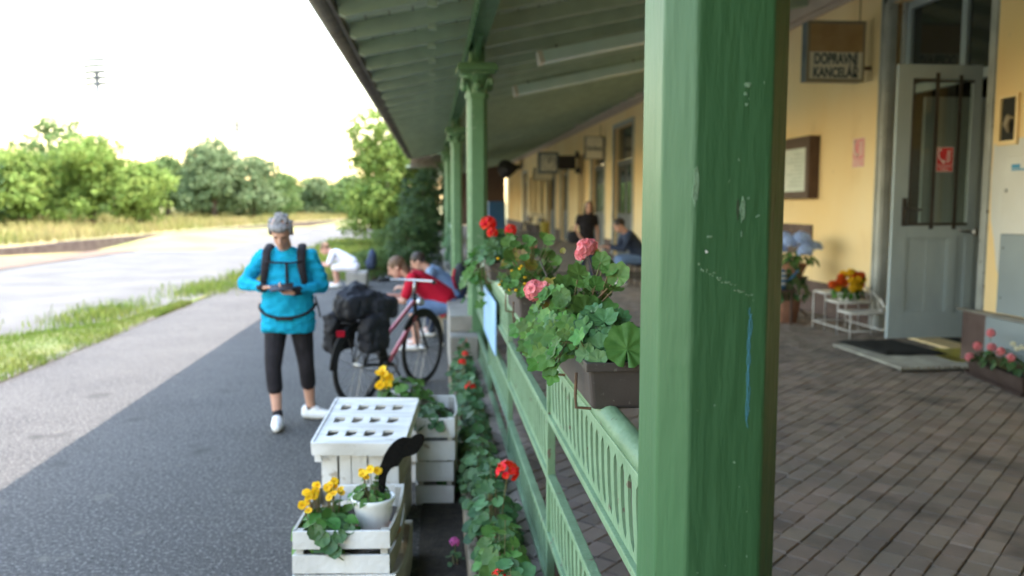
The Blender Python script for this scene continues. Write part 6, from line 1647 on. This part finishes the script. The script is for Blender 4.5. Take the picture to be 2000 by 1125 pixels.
tree(-14.9, 60, .6, 6.0, 6.4, 'rounded grey green tree left of the person in turquoise', 'fol_grey', 7, 5000, .24, low=-.1, nb=12)
tree(-12.5, 61, .6, 4.4, 5.2, 'smaller grey green tree touching the rounded one on its right', 'fol_grey', 8, 3600, .23, low=-.1)
tree(-14.2, 80, .5, 6, 4.0, 'low distant tree just above the head of the person in turquoise', 'fol_mid', 9, 2400, .3, low=-.1)
tree(-10.6, 82, .5, 5.5, 4.1, 'low distant tree, second in the row right of the person', 'fol_grey', 10, 2400, .3, low=-.1)
tree(-7.4, 78, .4, 5, 4.4, 'low distant tree, last in the far row before the canopy tree', 'fol_mid', 11, 2400, .3, low=-.1)
tree(-12.4, 95, .5, 9, 3.7, 'hazy distant tree mass behind the low far row', 'fol_grey', 12, 2600, .36, low=-.1)
tree(-25.5, 52, .7, 6, 5.0, 'mid green tree behind the dark bush at the left edge', 'fol_mid', 13, 3000, .24, low=-.1)
tree(-1.65, 34, 0, 4.4, 5.9, 'tall sunlit yellow green tree beside the canopy eaves', 'fol_bright', 14, 9000, .15, low=-.1, nb=22)
tree(-1.5, 39, 0, 4.2, 5.0, 'greener tree partly hidden behind the sunlit one', 'fol_mid', 15, 4000, .16, low=-.1, nb=11)
tree(-.45, 20.5, 0, 1.75, 1.95, 'dark dense shrub beside the far columns', 'fol_dark', 16, 5200, .06, 'shrub', 'shrubs beside the canopy', low=-.15, nb=12)
tree(-.25, 24.5, 0, 1.9, 2.9, 'taller dark green shrub rising under the far canopy edge', 'fol_dark', 17, 4200, .08, 'shrub', 'shrubs beside the canopy', low=-.15, nb=11)
tree(-1.35, 19.6, 0, 1.3, .75, 'low fresh green shrub behind the person in red', 'fol_mid', 18, 2800, .045, 'shrub', 'shrubs beside the canopy', low=-.2, nb=9)
tree(-.95, 22.5, 0, 1.6, 1.3, 'light green shrub left of the dark dense one', 'fol_mid', 19, 3000, .06, 'shrub', 'shrubs beside the canopy', low=-.2, nb=9)
for k, (x_, y_, w_, h_, m_, lab) in enumerate([(-24, 58, 8, 5.2, 'fol_mid', 'mid green tree filling the gap behind the tallest bright tree'), (-17.2, 66, 6.5, 5.0, 'fol_grey', 'grey green tree behind the gap between the two clumps'), (-13.0, 72, 6, 4.4, 'fol_mid', 'mid green tree low behind the smaller grey green one'),
                                               (-9.0, 90, 7, 4.2, 'fol_mid', 'far soft green tree between the low distant row trees'), (-5.2, 84, 6, 4.6, 'fol_grey', 'far grey green tree just left of the canopy tree'), (-22.5, 46, 4.5, 4.6, 'fol_bright', 'pale bright bush tree at the left of the tallest tree')]):
    tree(x_, y_, .6, w_, h_, lab, m_, 60 + k, 3000, .25, low=-.25, nb=14)
# floodlight masts of a far stadium
def mast(x, y, h, w, hh, rz, label):
    t = thing('floodlight_mast', label, 'floodlight mast', (x, y, 0), 'far floodlight masts', rz)
    mb = MB(); mb.tube([(0, 0, 0), (0, 0, h - hh * .5)], [.6, .42], 10); build(mb, 'pole', 'steelpale', t, True, local=True)
    for r_ in range(5):
        for c_ in range(6):
            mb = MB(); z = h - hh + (r_ + .5) * hh / 5; x_ = -w / 2 + (c_ + .5) * w / 6; mb.box((x_, -.3 - .1 * r_, z), (w / 6 * .72, .4, hh / 5 * .66), Euler((R(-20), 0, 0)).to_matrix(), .05); build(mb, 'lamp', 'lampglass', t, local=True)
    mb = MB()
    for r_ in range(5): z = h - hh + (r_ + .5) * hh / 5; mb.bb(-w / 2, w / 2, -.08, .08, z - .08, z + .08)
    build(mb, 'crossbar', 'steelpale', t, local=True)
mast(-62.9, 170, 29.2, 5.0, 5.5, R(-20), 'pale floodlight mast towering over the bright trees at left')
mast(-50.9, 232, 26, 4.2, 5.5, R(55), 'thin faint floodlight mast seen edge on above the grey green tree')
